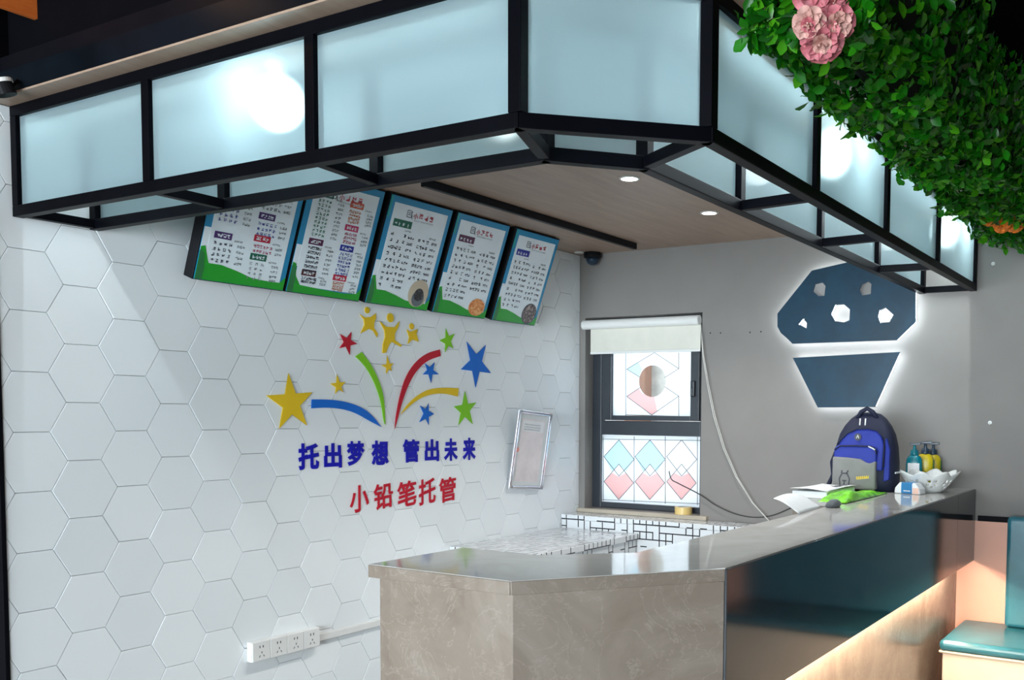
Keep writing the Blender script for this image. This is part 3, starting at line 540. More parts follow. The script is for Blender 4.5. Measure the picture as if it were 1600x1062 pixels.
# ================================================================ menu boards
def pseudo(m, u, v, s, w, rnd):
    t = s*0.19
    ks = rnd.sample([0.1, 0.3, 0.5, 0.7, 0.9], rnd.choice([2, 3, 3]))
    for k in ks:
        a, b = rnd.choice([(0.05, 0.95), (0.1, 0.9), (0.0, 0.55), (0.4, 1.0)]); m.add([(u+a*s, v+k*s-t/2, w), (u+b*s, v+k*s-t/2, w), (u+b*s, v+k*s+t/2, w), (u+a*s, v+k*s+t/2, w)], [(0, 1, 2, 3)])
    for k in rnd.sample([0.15, 0.5, 0.8], rnd.choice([1, 2])):
        a, b = rnd.choice([(0.0, 1.0), (0.1, 0.7), (0.4, 1.0)]); m.add([(u+k*s-t/2, v+a*s, w), (u+k*s+t/2, v+a*s, w), (u+k*s+t/2, v+b*s, w), (u+k*s-t/2, v+b*s, w)], [(0, 1, 2, 3)])
def row(m, u, v, s, w, n, pitch, rnd):
    for i in range(n): pseudo(m, u+i*pitch, v, s, w, rnd)
BW, BH = 0.40, 0.492
vdir = Vector((0, -0.17, 0.462)).normalized(); wdir = Vector((1, 0, 0)).cross(vdir)
def board(x0, width, kind, label, seed):
    rnd = random.Random(seed)
    t = thing('menu_board', (x0, -0.062, 1.94), label, 'menu board', 'slanted menu boards above the wall decal')
    t.rotation_euler = Matrix((Vector((1, 0, 0)), vdir, wdir)).transposed().to_euler()
    k = width/BW
    def L(mb, name, mat, parent=None, **kw):
        o = mb.build(name, mat, None, **kw); o.parent = parent or t; return o
    L(MB().box((-0.006, -0.004, -0.055), (width+0.006, BH+0.006, -0.0005)), 'casing', 'black_plastic', bevel=0.003)
    L(MB().box((0, 0, 0), (width, BH, 0.002)), 'border_sheet', 'menu_blue')
    L(MB().box((0.0, BH-0.10, 0.0022), (0.012, BH-.001, 0.0028)), 'border_accent', 'menu_teal')
    L(MB().box((0.001, 0.11, 0.0022), (0.030*k, 0.20, 0.0028)), 'border_accent', 'menu_white')
    L(MB().prism([(u*k, v, 0.0022) for u, v in ((0.028, 0.03), (0.376, 0.03), (0.376, 0.464), (0.028, 0.464))], [(u*k, v, 0.0032) for u, v in ((0.028, 0.03), (0.376, 0.03), (0.376, 0.464), (0.028, 0.464))]), 'white_sheet', 'menu_white')
    hill = [(0.001, 0.001), (0.399, 0.001), (0.399, 0.055), (0.376, 0.03), (0.30, 0.03), (0.24, 0.034), (0.17, 0.052), (0.10, 0.066), (0.045, 0.066), (0.030, 0.10), (0.018, 0.13), (0.001, 0.125)]
    if kind == 2: hill = [(0.001, 0.001), (0.399, 0.001), (0.399, 0.06), (0.376, 0.03), (0.30, 0.024), (0.18, 0.028), (0.06, 0.034), (0.030, 0.07), (0.02, 0.12), (0.001, 0.125)]
    L(MB().prism([(u*k, v, 0.0034) for u, v in hill], [(u*k, v, 0.0042) for u, v in hill]), 'green_hill', 'menu_green')
    L(MB().prism([(u*k, v, 0.0044) for u, v in ((0.001, 0.001), (0.03, 0.001), (0.03, 0.05), (0.02, 0.10), (0.001, 0.118))], [(u*k, v, 0.005) for u, v in ((0.001, 0.001), (0.03, 0.001), (0.03, 0.05), (0.02, 0.10), (0.001, 0.118))]), 'leaf_print', 'menu_leaf')
    W_ = 0.0046
    inks = {}
    def ink(c):
        if c not in inks: inks[c] = MB()
        return inks[c]
    def tagbox(u, v, mat, w=0.075, h=0.026, n=4):
        o = L(MB().box((u*k, v, 0.0034), ((u+w)*k, v+h, 0.0042)), 'heading_tag', mat)
        m = MB(); row(m, u*k+0.010, v+0.006, 0.0135, 0.0046, n, (w*k-0.018)/n, rnd)
        L(m, 'heading_print', 'menu_white', o)['kind'] = 'stuff'
    # heading: small bowl mark and the shop title
    m = ink('ink')
    bx = 0.115*k
    for a, b in (((0, .03), (0, 0)), ((0, 0), (.028, 0)), ((.028, 0), (.028, .03)), ((0, .03), (.022, .03)), ((.006, .012), (.022, .012)), ((.006, .02), (.022, .02)), ((.024, .028), (.036, -.006))):
        m.bar((bx+a[0], 0.413+a[1], W_), (bx+b[0], 0.413+b[1], W_), 0.003, 0.0004)
    g = glyph_mesh('小', 0.02, 0.0); g.transform(Matrix.Translation((bx+0.042, 0.414, W_)) @ Matrix.Scale(0.028, 4)); o = put('title_print', g, 'ink_red', None); o.parent = t
    row(ink('ink_red'), bx+0.077, 0.415, 0.024, W_, 3, 0.034, rnd)
    row(ink('ink_grey'), bx+0.05, 0.402, 0.006, W_, 15, 0.0085, rnd)
    if kind == 3:
        hc = {11: ('tag_green', 0.07), 12: ('tag_plum', 0.07), 13: ('tag_blue', 0.07)}[seed]
        tagbox(0.045, 0.362, hc[0], 0.115, 0.033, 4)
        row(ink('ink_grey'), 0.125*k, 0.347, 0.007, W_, 5, 0.008, rnd); row(ink('ink_grey'), 0.29*k, 0.335, 0.009, W_, 5, 0.009, rnd)
        for i in range(10):
            v = 0.318-i*0.0295
            n = rnd.choice([2, 3, 3, 4, 5]); s = 0.0155
            if v > 0.055: row(ink('ink'), 0.048*k, v, s, W_, n, 0.078*k/max(n-1, 1) if n < 5 else 0.016, rnd); row(ink('ink'), 0.155*k, v, 0.012, W_, 3, 0.013, rnd)
            if i < 7:
                n = rnd.choice([2, 3, 3, 4]); row(ink('ink'), 0.222*k, v-0.006, s, W_, n, 0.056*k/max(n-1, 1), rnd); row(ink('ink'), 0.312*k, v-0.006, 0.012, W_, 3, 0.013, rnd)
        fu, fv = 0.312*k, 0.064
        if seed == 11:
            bw = L(MB().lathe([(0.066, 0.0044), (0.066, 0.0050)], (fu, fv+0.012, 0), 36), 'food_picture', 'bowl_tan')
            L(MB().lathe([(0.040, 0.0052), (0.040, 0.0056)], (fu+0.004, fv-0.012, 0), 30), 'bowl_print', 'bowl_glass', bw); L(MB().lathe([(0.031, 0.0058), (0.031, 0.0061)], (fu+0.004, fv+0.006, 0), 30), 'food_print', 'food_jelly', bw)
        elif seed == 12:
            bw = L(MB().lathe([(0.062, 0.0044), (0.062, 0.0050)], (fu, fv-0.012, 0), 36, sy=0.72), 'food_picture', 'food_noodle')
            L(MB().lathe([(0.030, 0.0052), (0.030, 0.0056)], (fu-0.01, fv+0.010, 0), 24, sy=0.8), 'food_print', 'food_noodle', bw)
        else:
            bw = L(MB().lathe([(0.062, 0.0044), (0.062, 0.0050)], (fu, fv-0.004, 0), 36, sy=0.95), 'food_picture', 'ink')
            L(MB().lathe([(0.056, 0.0052), (0.056, 0.0056)], (fu, fv-0.004, 0), 36, sy=0.95), 'food_print', 'food_dark', bw)
    else:
        if kind == 1:
            cols = [(0.045, [('t', .86, 'tag_green'), ('r', [.81-.043*i for i in range(9)], 'ink_blue', 4, .022), ('t', .335, 'tag_purple'), ('r', [.285, .24, .195, .15], 'ink', 4, .022)]),
                    (0.215, [('t', .83, 'tag_red'), ('r', [.76-.045*i for i in range(4)], 'ink', 5, .019), ('t', .545, 'tag_purple'), ('r', [.495, .455, .415], 'ink_blue', 5, .018), ('t', .365, 'tag_red'), ('r', [.315, .275], 'ink_pink', 6, .015), ('t', .215, 'tag_green'), ('r', [.17, .13, .09, .055], 'ink_grey', 3, .026)])]
        else:
            cols = [(0.055, [('t', .83, 'tag_green'), ('r', [.785-.036*i for i in range(9)], 'ink_green', 4, .018), ('t', .425, 'tag_plum'), ('r', [.385-.04*i for i in range(6)], 'ink', 6, .0115), ('t', .155, 'tag_brown'), ('r', [.12, .09], 'ink', 7, .0115)]),
                    (0.225, [('t', .80, 'tag_orange'), ('r', [.755-.03*i for i in range(4)], 'ink_orange', 5, .013), ('t', .60, 'tag_pink'), ('r', [.56, .525, .49], 'ink_pink', 6, .012), ('t', .42, 'tag_blue'), ('r', [.38-.035*i for i in range(6)], 'ink_blue', 5, .015), ('t', .155, 'tag_red'), ('r', [.12, .09, .06], 'ink_orange', 5, .013)])]
        for u, its in cols:
            for it in its:
                if it[0] == 't':
                    tagbox(u, it[1]*BH, it[2]); row(ink('ink_grey'), (u+0.088)*k, it[1]*BH-0.004, 0.007, W_, 5, 0.0075, rnd)
                else:
                    for vv in it[1]:
                        row(ink(it[2]), (u+0.004)*k, vv*BH, 0.0125, W_, it[3], it[4]*k, rnd); row(ink('ink_grey'), (u+0.105)*k, vv*BH, 0.0105, W_, 3, 0.0115, rnd)
    for c, m in inks.items():
        if m.v: L(m, 'menu_print', c)['kind'] = 'stuff'
board(-2.699, 0.404, 1, 'slanted menu board partly behind the canopy rail, farthest from the window', 21)
board(-2.278, 0.395, 2, 'slanted menu board of many small coloured headings, second from the farthest left', 22)
board(-1.840, 0.398, 3, 'slanted menu board with green heading and a bowl of dark jelly pictured', 11)
board(-1.399, 0.396, 3, 'slanted menu board with plum heading and a plate of orange food pictured', 12)
board(-0.938, 0.377, 3, 'slanted menu board with blue heading and dark food pictured, nearest the window', 13)

# ================================================================ decals on the tiles
DEPTH = 0.004
def decal(name, P, mat, label, cat, group=None):
    me = curve_mesh([P], DEPTH-.0012); me.transform(XZ(-DEPTH/2-.001)); return origin(put(name, me, mat, label=label, cat=cat, group=group))
def star(tips):
    P = [Vector(p) for p in tips]; out = []
    def inter(a, b, c, d):
        r, s = b-a, d-c; t = ((c.x-a.x)*s.y-(c.y-a.y)*s.x)/(r.x*s.y-r.y*s.x); return a+r*t
    for i in range(5):
        out.append(tuple(P[i])); out.append(tuple(inter(P[i], P[(i+2) % 5], P[(i+1) % 5], P[(i-1) % 5])))
    return out
SL = dict(yellow_big=('yellow', 'large yellow star at the left end of the blue streak'), yellow_small=('yellow', 'small yellow star just above the blue streak'), red=('red', 'small red star left of the green streak tip'),
          green_top=('green', 'small green star above the red streak tip'), blue_big=('blue', 'large blue star at the far right of the decal'), blue_mid=('blue', 'small blue star just right of the red streak'),
          blue_low=('blue', 'small blue star below the yellow streak'), green_low=('green', 'green star at the right end of the yellow streak'), yellow_tiny=('yellow', 'tiny yellow star between the green and red streaks'))
for k_, tips in D['stars'].items(): decal('star_decal', star(tips), 'sticker_'+SL[k_][0], SL[k_][1], 'wall decal', 'stars of the wall decal')
def smooth_loop(P):          # round off gentle bends, keep the sharp ends
    for _ in range(2):
        out = []; n = len(P)
        for i in range(n):
            a, p, c = Vector(P[i-1]), Vector(P[i]), Vector(P[(i+1) % n])
            if (p-a).normalized().dot((c-p).normalized()) > 0.6: out += [tuple(p.lerp(a, .25)), tuple(p.lerp(c, .25))]
            else: out.append(tuple(p))
        P = out
    return P
for k_, P in D['swoosh'].items(): decal('streak_decal', smooth_loop(P), 'sticker_'+k_, k_+' curved streak of the firework decal on the white tiles', 'wall decal', 'streaks of the wall decal')
for k_, ((c, e_), P) in D['people'].items():
    lab = dict(left='yellow figure decal raising its arms, left one of three', main='largest yellow figure decal raising its arms, middle of three', right='smallest yellow figure decal raising its arms, right one of three')[k_]
    t = thing('figure_decal', (c[0], 0, min(p[1] for p in P)), lab, 'wall decal', 'figures of the wall decal'); r = abs(e_[0]-c[0])*0.8
    for nm, Q in (('head', [(c[0]+r*math.cos(2*math.pi*i/20), c[1]+r*1.0*math.sin(2*math.pi*i/20)) for i in range(20)]), ('body', P)):
        me = curve_mesh([Q], DEPTH-.0012); me.transform(XZ(-DEPTH/2-.001)); put(nm, me, 'sticker_yellow', t)
ordn = ['first', 'second', 'third', 'fourth', 'fifth', 'sixth', 'seventh', 'eighth']
def fit_glyph(ch, b, mat, off, label, group, shear=0.0):
    me = glyph_mesh(ch, off, 0.02, 4); zs = [v.co.z for v in me.vertices]; zm = max(zs); xs = [v.co.x for v in me.vertices]; ys = [v.co.y for v in me.vertices]
    x0, x1, y0, y1 = min(xs), max(xs), min(ys), max(ys)
    for v in me.vertices:
        u, w = (v.co.x-x0)/(x1-x0), (v.co.y-y0)/(y1-y0)
        v.co = (b[0]+(b[1]-b[0])*u, b[2]+(b[3]-b[2])*w+shear*(u-0.5)*(b[1]-b[0]), (v.co.z/zm+1)*0.0014)
    me.transform(XZ(-.0012)); return origin(put('character_decal', me, mat, label=label, cat='lettering', group=group))
for i, (ch, b) in enumerate(D['blue_text']): fit_glyph(ch, b, 'sticker_indigo', 0.042, 'dark blue character %s, %s in the blue slogan line' % (ch, ordn[i]), 'blue slogan lettering')
for i, (ch, b) in enumerate(D['red_text']): fit_glyph(ch, b, 'sticker_red', 0.022, 'red character %s, %s in the red name line' % (ch, ordn[i]), 'red name lettering', 0.09)

# certificate frame
cf = thing('certificate_frame', (-0.58, 0, 0.99), 'silver framed certificate leaning forward on the tiled wall near the corner', 'picture frame')
cu = Vector((1, 0, -0.075)).normalized(); cv = Vector((0.0, -0.105, 0.99)).normalized(); cv = (cv-cu*cv.dot(cu)).normalized(); cw = cu.cross(cv)
CM = Matrix.Translation((-0.742, -0.020, 1.018)) @ Matrix((cu, cv, cw)).transposed().to_4x4()
def cpart(mb, name, mat, parent=None, **kw):
    mb.v = [tuple(CM @ Vector(v)) for v in mb.v]; return mb.build(name, mat, parent or cf, **kw)
FW, FH = 0.318, 0.452
for lo, hi in (((0, 0, -.012), (.022, FH, .008)), ((FW-.022, 0, -.012), (FW, FH, .008)), ((.0222, 0, -.012), (FW-.0222, .022, .008)), ((.0222, FH-.022, -.012), (FW-.0222, FH, .008))): cpart(MB().box(lo, hi), 'frame_bar', 'chrome', bevel=0.006, seg=3)
cpart(MB().box((.022, .022, -.010), (FW-.022, FH-.022, -.004)), 'mount', 'mount_cream')
pp = cpart(MB().box((.052, .045, -.0038), (FW-.05, FH-.05, -.0028)), 'certificate', 'paper_pink')
cpart(MB().box((.06, FH-.12, -.0026), (FW-.058, FH-.057, -.0022)), 'heading_block', 'paper', pp)
m = MB(); rr = random.Random(5)
for i in range(3): row(m, .075, FH-.085-i*.014, .008, -.0020, 14, .011, rr)
cpart(m, 'heading_print', 'ink_grey', pp)
cpart(MB().lathe([(.014, -.0036), (.014, -.0018)], (.040, .225, 0), 20), 'red_seal', 'seal_red', pp)

# socket strip and cable duct
sk = thing('socket_strip', (-2.27, 0, 0.41), 'white four-gang socket strip low on the tiled wall', 'socket')
MB().box((-2.446, -0.030, 0.416), (-2.094, -0.0006, 0.499)).build('back_box', 'white_plastic', sk, bevel=0.004)
for i in range(4):
    x = -2.444+i*0.0872
    mo = MB().box((x, -0.036, 0.418), (x+0.0855, -0.0305, 0.497)).build('socket_plate', 'white_plastic', sk, bevel=0.002)
    h = MB()
    for dx in (-0.010, 0.006): h.box((x+0.043+dx, -0.0366, 0.471), (x+0.0465+dx, -0.0361, 0.481))
    h.box((x+0.0425, -0.0366, 0.448), (x+0.0455, -0.0361, 0.456)); h.bar((x+0.031, -0.0364, 0.433), (x+0.036, -0.0364, 0.441), 0.0025, 0.0006, (0, 1, 0)); h.bar((x+0.056, -0.0364, 0.433), (x+0.051, -0.0364, 0.441), 0.0025, 0.0006, (0, 1, 0))
    h.build('pin_holes', 'hole_dark', mo)
cd = thing('cable_duct', (-1.7, 0, 0.42), 'white cable duct running from the socket strip behind the counter', 'cable duct')
MB().box((-2.093, -0.014, 0.428), (-1.22, -0.0006, 0.462)).build('duct_base', 'white_plastic', cd, bevel=0.002)
MB().box((-2.092, -0.0165, 0.432), (-1.221, -0.0142, 0.458)).build('duct_cover', 'white_plastic', cd, bevel=0.001)

# ================================================================ cupcake sign
sg = thing('cupcake_sign', (-0.05, -1.69, 1.49), 'backlit dark blue cupcake sign with cut-out spots on the plain wall', 'sign')
def signpart(name, loops, x, d, mat):
    me = curve_mesh(loops, d); me.transform(YZ(x)); return put(name, me, mat, sg)
ctop = signpart('cake_top', [D['cake']]+D['holes'], -0.052, 0.012, 'cake_navy')
cup = signpart('cake_cup', [D['cup']], -0.052, 0.012, 'cake_navy')
def inset(P, d):
    n = len(P); ar = sum(P[i][0]*P[(i+1) % n][1]-P[(i+1) % n][0]*P[i][1] for i in range(n)); s = 1 if ar > 0 else -1; out = []
    for i in range(n):
        p = Vector(P[i]); a = (p-Vector(P[i-1])).normalized(); b = (Vector(P[(i+1) % n])-p).normalized()
        bis = Vector((-a.y, a.x))+Vector((-b.y, b.x)); out.append(tuple(p+bis*s*d/max(bis.length_squared/2, .4)))
    return out
for P, d in [(D['cake'], 0.007), (D['cup'], 0.007)]+[(h, -0.008) for h in D['holes'][2:]]:
    Q = inset(P, d); m = MB()
    for a, b in zip(Q, Q[1:]+Q[:1]): m.bar((-0.030, *a), (-0.030, *b), 0.008, 0.006, upv=(1, 0, 0))
    m.build('led_strip', 'sign_led', sg)
for y, z in ((-1.45, 1.95), (-1.95, 1.95), (-1.6, 1.6), (-1.8, 1.6)): MB().lathe([(0.006, -0.0445), (0.006, 0.0)], (-0.0005, y, z), 10, axis='x').build('spacer', 'chrome', sg)

# ================================================================ window dressing, small things on the wall
bl = thing('roller_blind', (-0.02, -0.44, 1.80), 'cream roller blind pulled down a little over the window', 'blind')
MB().lathe([(0.028, -0.842), (0.028, -0.045)], (-0.030, 0, 1.984), 24, axis='y').build('roller', 'white_plastic', bl, smooth=False)
MB().box((-0.0055, -0.838, 1.82), (-0.004, -0.082, 1.985)).build('fabric', 'blind_fabric', bl)
MB().box((-0.010, -0.838, 1.806), (-0.001, -0.082, 1.822)).build('bottom_bar', 'white_plastic', bl, bevel=0.003)
cp = [(-0.03, -0.852, 1.96), (-0.03, -0.858, 1.86), (-0.03, -0.8652, 1.7813), (-0.03, -0.8961, 1.6166), (-0.03, -0.9393, 1.434), (-0.03, -1.0025, 1.2526), (-0.03, -1.0847, 1.0916), (-0.03, -1.1851, 0.9516), (-0.03, -1.2832, 0.8603), (-0.03, -1.31, 0.834)]
MB().tube(cp, 0.0020, 6).tube([(x-0.004, y-0.012*math.sin(i*0.35), z) for i, (x, y, z) in enumerate(cp)], 0.0020, 6).build('pull_chain', 'bead_chain', bl, smooth=True)
cbl = [(0.07, -0.60, 1.10), (-0.01, -0.66, 1.06), (-0.02, -0.7115, 1.0381), (-0.02, -0.8506, 0.981), (-0.02, -0.9623, 0.9202), (-0.02, -1.0835, 0.8796), (-0.02, -1.2017, 0.8686), (-0.02, -1.3167, 0.8901), (-0.02, -1.4472, 0.951), (-0.03, -1.60, 1.01), (-0.05, -1.78, 1.09)]
def spline(P, n=6):
    P = [Vector(p) for p in P]; out = []
    for i in range(len(P)-1):
        p0, p1, p2, p3 = P[max(i-1, 0)], P[i], P[i+1], P[min(i+2, len(P)-1)]
        for k in range(n):
            t = k/n; out.append(0.5*((2*p1)+(p2-p0)*t+(2*p0-5*p1+4*p2-p3)*t*t+(3*p1-p0-3*p2+p3)*t**3))
    return out+[P[-1]]
origin(MB().tube(spline(cbl), 0.0035, 6).build('power_cable', 'cable_black', smooth=True, label='thin black cable sagging from the window across the plain wall', cat='cable'))
tr_ = thing('tape_roll', (0.025, -0.72, 0.855), 'roll of yellow packing tape lying on the window sill', 'tape roll')
MB().lathe([(0.040, 0.8552), (0.052, 0.8552), (0.052, 0.8980), (0.040, 0.8980), (0.040, 0.8552)], (0.022, -0.725, 0), 28).build('tape', 'tape_yellow', tr_, smooth=False)
MB().lathe([(0.036, 0.8552), (0.0395, 0.8552), (0.0395, 0.8985), (0.036, 0.8985), (0.036, 0.8552)], (0.022, -0.725, 0), 28).build('core', 'tape_core', tr_)
for i, (y, z) in enumerate(((-2.4353, 2.195), (-2.4428, 1.4161))):
    t = thing('wall_hook', (-0.01, y, z-0.012), ['tiny white hook on the plain wall right of the canopy end', 'tiny white hook on the plain wall above the counter end'][i], 'hook')
    MB().lathe([(0.009, -0.004), (0.009, 0.0)], (-0.0005, y, z), 14, axis='x').build('plate', 'white_plastic', t)
    MB().tube([(-0.004, y, z), (-0.016, y, z-0.002), (-0.018, y, z-0.012), (-0.013, y, z-0.016)], 0.002, 6).build('hook', 'white_plastic', t, smooth=True)

# ================================================================ things on the counter
# backpack: front looks along -x
bp = thing('backpack', (-0.44, -1.965, ZK), 'blue and grey school backpack with navy sides standing at the counter end', 'backpack')
BX, BY, BZ = -0.43, -1.955, ZK+0.001
def sup(n, w, d, p):
    out = []
    for k in range(n):
        a = 2*math.pi*k/n; c, s = math.cos(a), math.sin(a)
        out.append((math.copysign(abs(c)**(2/p), c)*d/2, math.copysign(abs(s)**(2/p), s)*w/2))
    return out
def puff(levels, cx, cy, z0, n=32, p=3.6):
    m = MB(); vs = []
    for h, w, d, ox in levels: vs += [(cx+ox+x, cy+y, z0+h) for x, y in sup(n, w, d, p)]
    L = len(levels); fs = [(i*n+k, i*n+(k+1) % n, (i+1)*n+(k+1) % n, (i+1)*n+k) for i in range(L-1) for k in range(n)]+[tuple(range(n-1, -1, -1)), tuple(range((L-1)*n, L*n))]
    return m.add(vs, fs)
puff([(0, .27, .14, 0), (.006, .298, .158, 0), (.05, .310, .17, 0), (.14, .306, .168, 0), (.21, .292, .158, .004), (.27, .262, .14, .010), (.31, .222, .118, .016), (.345, .168, .09, .024), (.368, .11, .06, .03), (.376, .05, .03, .032)], BX, BY, BZ).build('body', 'bag_navy', bp, smooth=True)
FXf = BX-0.086
def front_panel(name, outline, depth, mat, x0=FXf, parent=bp, bev=0.012):
    # outline in (y offset to the photo's right = -y, height)
    P = [(BY-u, BZ+v) for u, v in outline]
    def lean(v): return 0.0 if v < 0.15 else (v-0.15)*0.22
    a = [(x0+0.03+lean(z-BZ), y, z) for y, z in P]; b = [(x0-depth+lean(z-BZ), y, z) for y, z in P]
    return MB().prism(a, b).build(name, mat, parent, bevel=bev, seg=3)
arch = [(-.128, .10), (.105, .10), (.105, .22), (.092, .262), (.065, .288), (.02, .298), (-.035, .294), (-.08, .272), (-.11, .235), (-.126, .19)]
front_panel('upper_pocket', arch, 0.012, 'bag_blue')
front_panel('lower_pocket', [(-.132, .012), (.078, .012), (.078, .205), (.06, .218), (-.118, .218), (-.13, .20)], 0.030, 'bag_blue')
gp = front_panel('grey_patch', [(-.1325, .011), (.0785, .011), (.0785, .148), (.05, .135), (.03, .14), (.005, .155), (-.06, .160), (-.1325, .163)], 0.0325, 'bag_grey', bev=0.008)
side = front_panel('side_gusset', [(.108, .05), (.135, .06), (.132, .20), (.115, .25), (.108, .255)], 0.004, 'bag_blue', bev=0.006)
zx = FXf-0.031
def fp(u, v, dx=0.0): return (zx+dx+(0 if v < .15 else (v-.15)*.22), BY-u, BZ+v)
MB().tube([fp(-.125, .195), fp(-.10, .214), (fp(-.02, .2165)), fp(.05, .215), fp(.072, .205), fp(.079, .18)], 0.0035, 8).build('zipper', 'bag_navy', bp, smooth=True)
MB().tube([fp(.04, .215, -.004), fp(.06, .207, -.006), fp(.072, .200, -.004)], 0.003, 6).build('zip_pull', 'reflective', bp, smooth=True)
ax = 0.016
MB().tube([(lambda q: (q[0]+ax+.002, q[1], q[2]))(fp(u, v)) for u, v in ((-.12, .22), (-.105, .245), (-.075, .276), (-.03, .297), (.025, .300), (.07, .29), (.096, .264), (.108, .22), (.109, .12))], 0.004, 8).build('zipper', 'bag_navy', bp, smooth=True)
bd = MB().lathe([(0.017, -0.004), (0.014, 0.0), (0.014, 0.004)], (0, 0, 0), 20, axis='x'); c0 = fp(-.02, .258, 0.014); bd.v = [(c0[0]+x, c0[1]+y, c0[2]+z) for x, y, z in bd.v]; bd.build('badge', 'dark_print', bp)
m = MB().bar(fp(-.026, .252, .0085), fp(-.02, .268, .0085), .003, .002); m.bar(fp(-.014, .252, .0085), fp(-.02, .268, .0085), .003, .002); m.build('badge_mark', 'reflective', bp)
MB().tube([(BX-.005, BY+.055, BZ+.335), (BX-.01, BY+.028, BZ+.378), (BX-.01, BY, BZ+.395), (BX-.01, BY-.028, BZ+.378), (BX-.005, BY-.055, BZ+.338)], 0.011, 10).build('top_handle', 'bag_navy', bp, smooth=True)
for u in (-.014, .012): MB().tube([(BX-.07, BY-u, BZ+.345), (BX-.082, BY-u-.003, BZ+.33), (BX-.088, BY-u-.004, BZ+.315)], 0.0035, 6).build('zip_pull', 'reflective', bp, smooth=True)
MB().tube([(BX-.02, BY+.148, BZ+.18), (BX-.01, BY+.168, BZ+.13), (BX, BY+.165, BZ+.07), (BX-.01, BY+.18, BZ+.03), (BX-.02, BY+.19, BZ+.008)], [0.010, .012, .011, .011, .008], 8).build('shoulder_strap', 'bag_navy', bp, smooth=True)
for dx in (-.045, -.015, .02): MB().box((BX+dx-.010, BY-.1575, BZ+.088), (BX+dx+.009, BY-.1535, BZ+.096)).build('reflective_tab', 'reflective', bp)
g_ = MB(); gx = FXf-.0332
def gr(u, v): return (gx, BY-u, BZ+v)
for a, b in (((-.09, .02), (-.095, .06)), ((-.095, .06), (-.082, .085)), ((-.082, .085), (-.058, .085)), ((-.058, .085), (-.045, .06)), ((-.045, .06), (-.05, .02)), ((-.085, .085), (-.082, .10)), ((-.06, .085), (-.052, .10)), ((-.08, .05), (-.06, .05)), ((-.072, .03), (-.07, .05))): g_.bar(gr(*a), gr(*b), .006, .0012, (1, 0, 0))
g_.build('outline_print', 'dark_print', gp)
g_ = MB()
for i in range(5): g_.bar(gr(-.012+i*.012, .064+i*.0015), gr(.0+i*.012, .0655+i*.0015), .013, .0012, (1, 0, 0))
yp = g_.build('yellow_print', 'gold_print', gp)
g_ = MB()
for i in range(6): g_.bar((gx-.0008, BY-(-.008+i*.0095), BZ+.060+i*.0014), (gx-.0008, BY-(-.004+i*.0095), BZ+.070+i*.0014), .0022, .0008, (1, 0, 0))
g_.build('dark_lettering', 'dark_print', gp)

# pump bottles
def bottle(x, y, rz, label, body, sidec, s=1.0, lab=True):
    t = thing('pump_bottle', (x, y, ZK), label, 'bottle', 'pump bottles at the counter end')
    M = Matrix.Translation((x, y, ZK+.0005)) @ Matrix.Rotation(rz, 4, 'Z') @ Matrix.Scale(s, 4)
    def P(mb, nm, mat, **kw): mb.v = [tuple(M @ Vector(v)) for v in mb.v]; return mb.build(nm, mat, t, **kw)
    n = 28; m = MB(); vs = []; lev = [(0, .074, .05), (.004, .08, .056), (.12, .08, .056), (.145, .076, .052), (.16, .06, .044), (.167, .036, .034)]
    for h, w, d in lev: vs += [(a, b, h) for a, b in sup(n, w, d, 3.2)]
    m.add(vs, [(i*n+k, i*n+(k+1) % n, (i+1)*n+(k+1) % n, (i+1)*n+k) for i in range(len(lev)-1) for k in range(n)]+[tuple(range(n-1, -1, -1)), tuple(range((len(lev)-1)*n, len(lev)*n))])
    P(m, 'bottle_body', body, smooth=True)
    if sidec:
        P(MB().box((-.0262, -.0425, .006), (.0262, -.0385, .138)), 'side_stripe', sidec, bevel=0.006); P(MB().box((-.0262, .0385, .006), (.0262, .0425, .138)), 'side_stripe', sidec, bevel=0.006)
    if lab: P(MB().box((-.0295, -.028, .03), (-.0275, .028, .128)), 'label', 'paper', bevel=0.004)
    P(MB().lathe([(.019, .165), (.021, .17), (.019, .19), (.009, .195), (.007, .215)], (0, 0, 0), 18), 'collar', 'bottle_teal' if lab else 'pump_dark', smooth=True)
    P(MB().bar((0, .024, .220), (0, -.030, .223), .017, .010), 'nozzle', 'pump_dark', bevel=0.003)
bottle(-0.185, -2.122, math.radians(8), 'teal pump bottle with a blank white label behind the white basket', 'bottle_teal', None)
bottle(-0.115, -2.158, math.radians(10), 'yellow pump bottle right beside the teal one', 'bottle_yellow', 'bottle_green', 1.03, False)
bottle(-0.045, -2.18, math.radians(10), 'yellow pump bottle farthest right, against the wall', 'bottle_yellow', 'bottle_green', 1.0, False)

# openwork basket
bk = thing('fruit_basket', (-0.30, -2.235, ZK), 'white openwork plastic basket with pointed wavy rim at the counter end', 'basket')
N, K = 96, 14; vs = []; c0 = (-0.345, -2.232); 
def brad(a, h):
    r = 0.060+0.074*(h**0.8); return r*(1+0.085*h*h*math.cos(8*a))
for j in range(K+1):
    h = j/K
    for i in range(N):
        a = 2*math.pi*i/N; r = brad(a, h); z = ZK+.004+0.088*h+0.010*h*h*math.cos(8*a)
        vs.append((c0[0]+r*math.cos(a), c0[1]+r*math.sin(a), z))
fs = []
for j in range(K):
    for i in range(N):
        ii = i % 12; hole = (ii, j) in {(2, 5), (3, 5), (5, 3), (6, 3), (5, 4), (6, 4), (8, 5), (9, 5), (2, 6), (3, 6), (8, 6), (9, 6), (3, 8), (4, 8), (7, 8), (8, 8), (3, 9), (4, 9), (7, 9), (8, 9)} 
        if not hole: fs.append((j*N+i, j*N+(i+1) % N, (j+1)*N+(i+1) % N, (j+1)*N+i))
fs.append(tuple(range(N-1, -1, -1)))
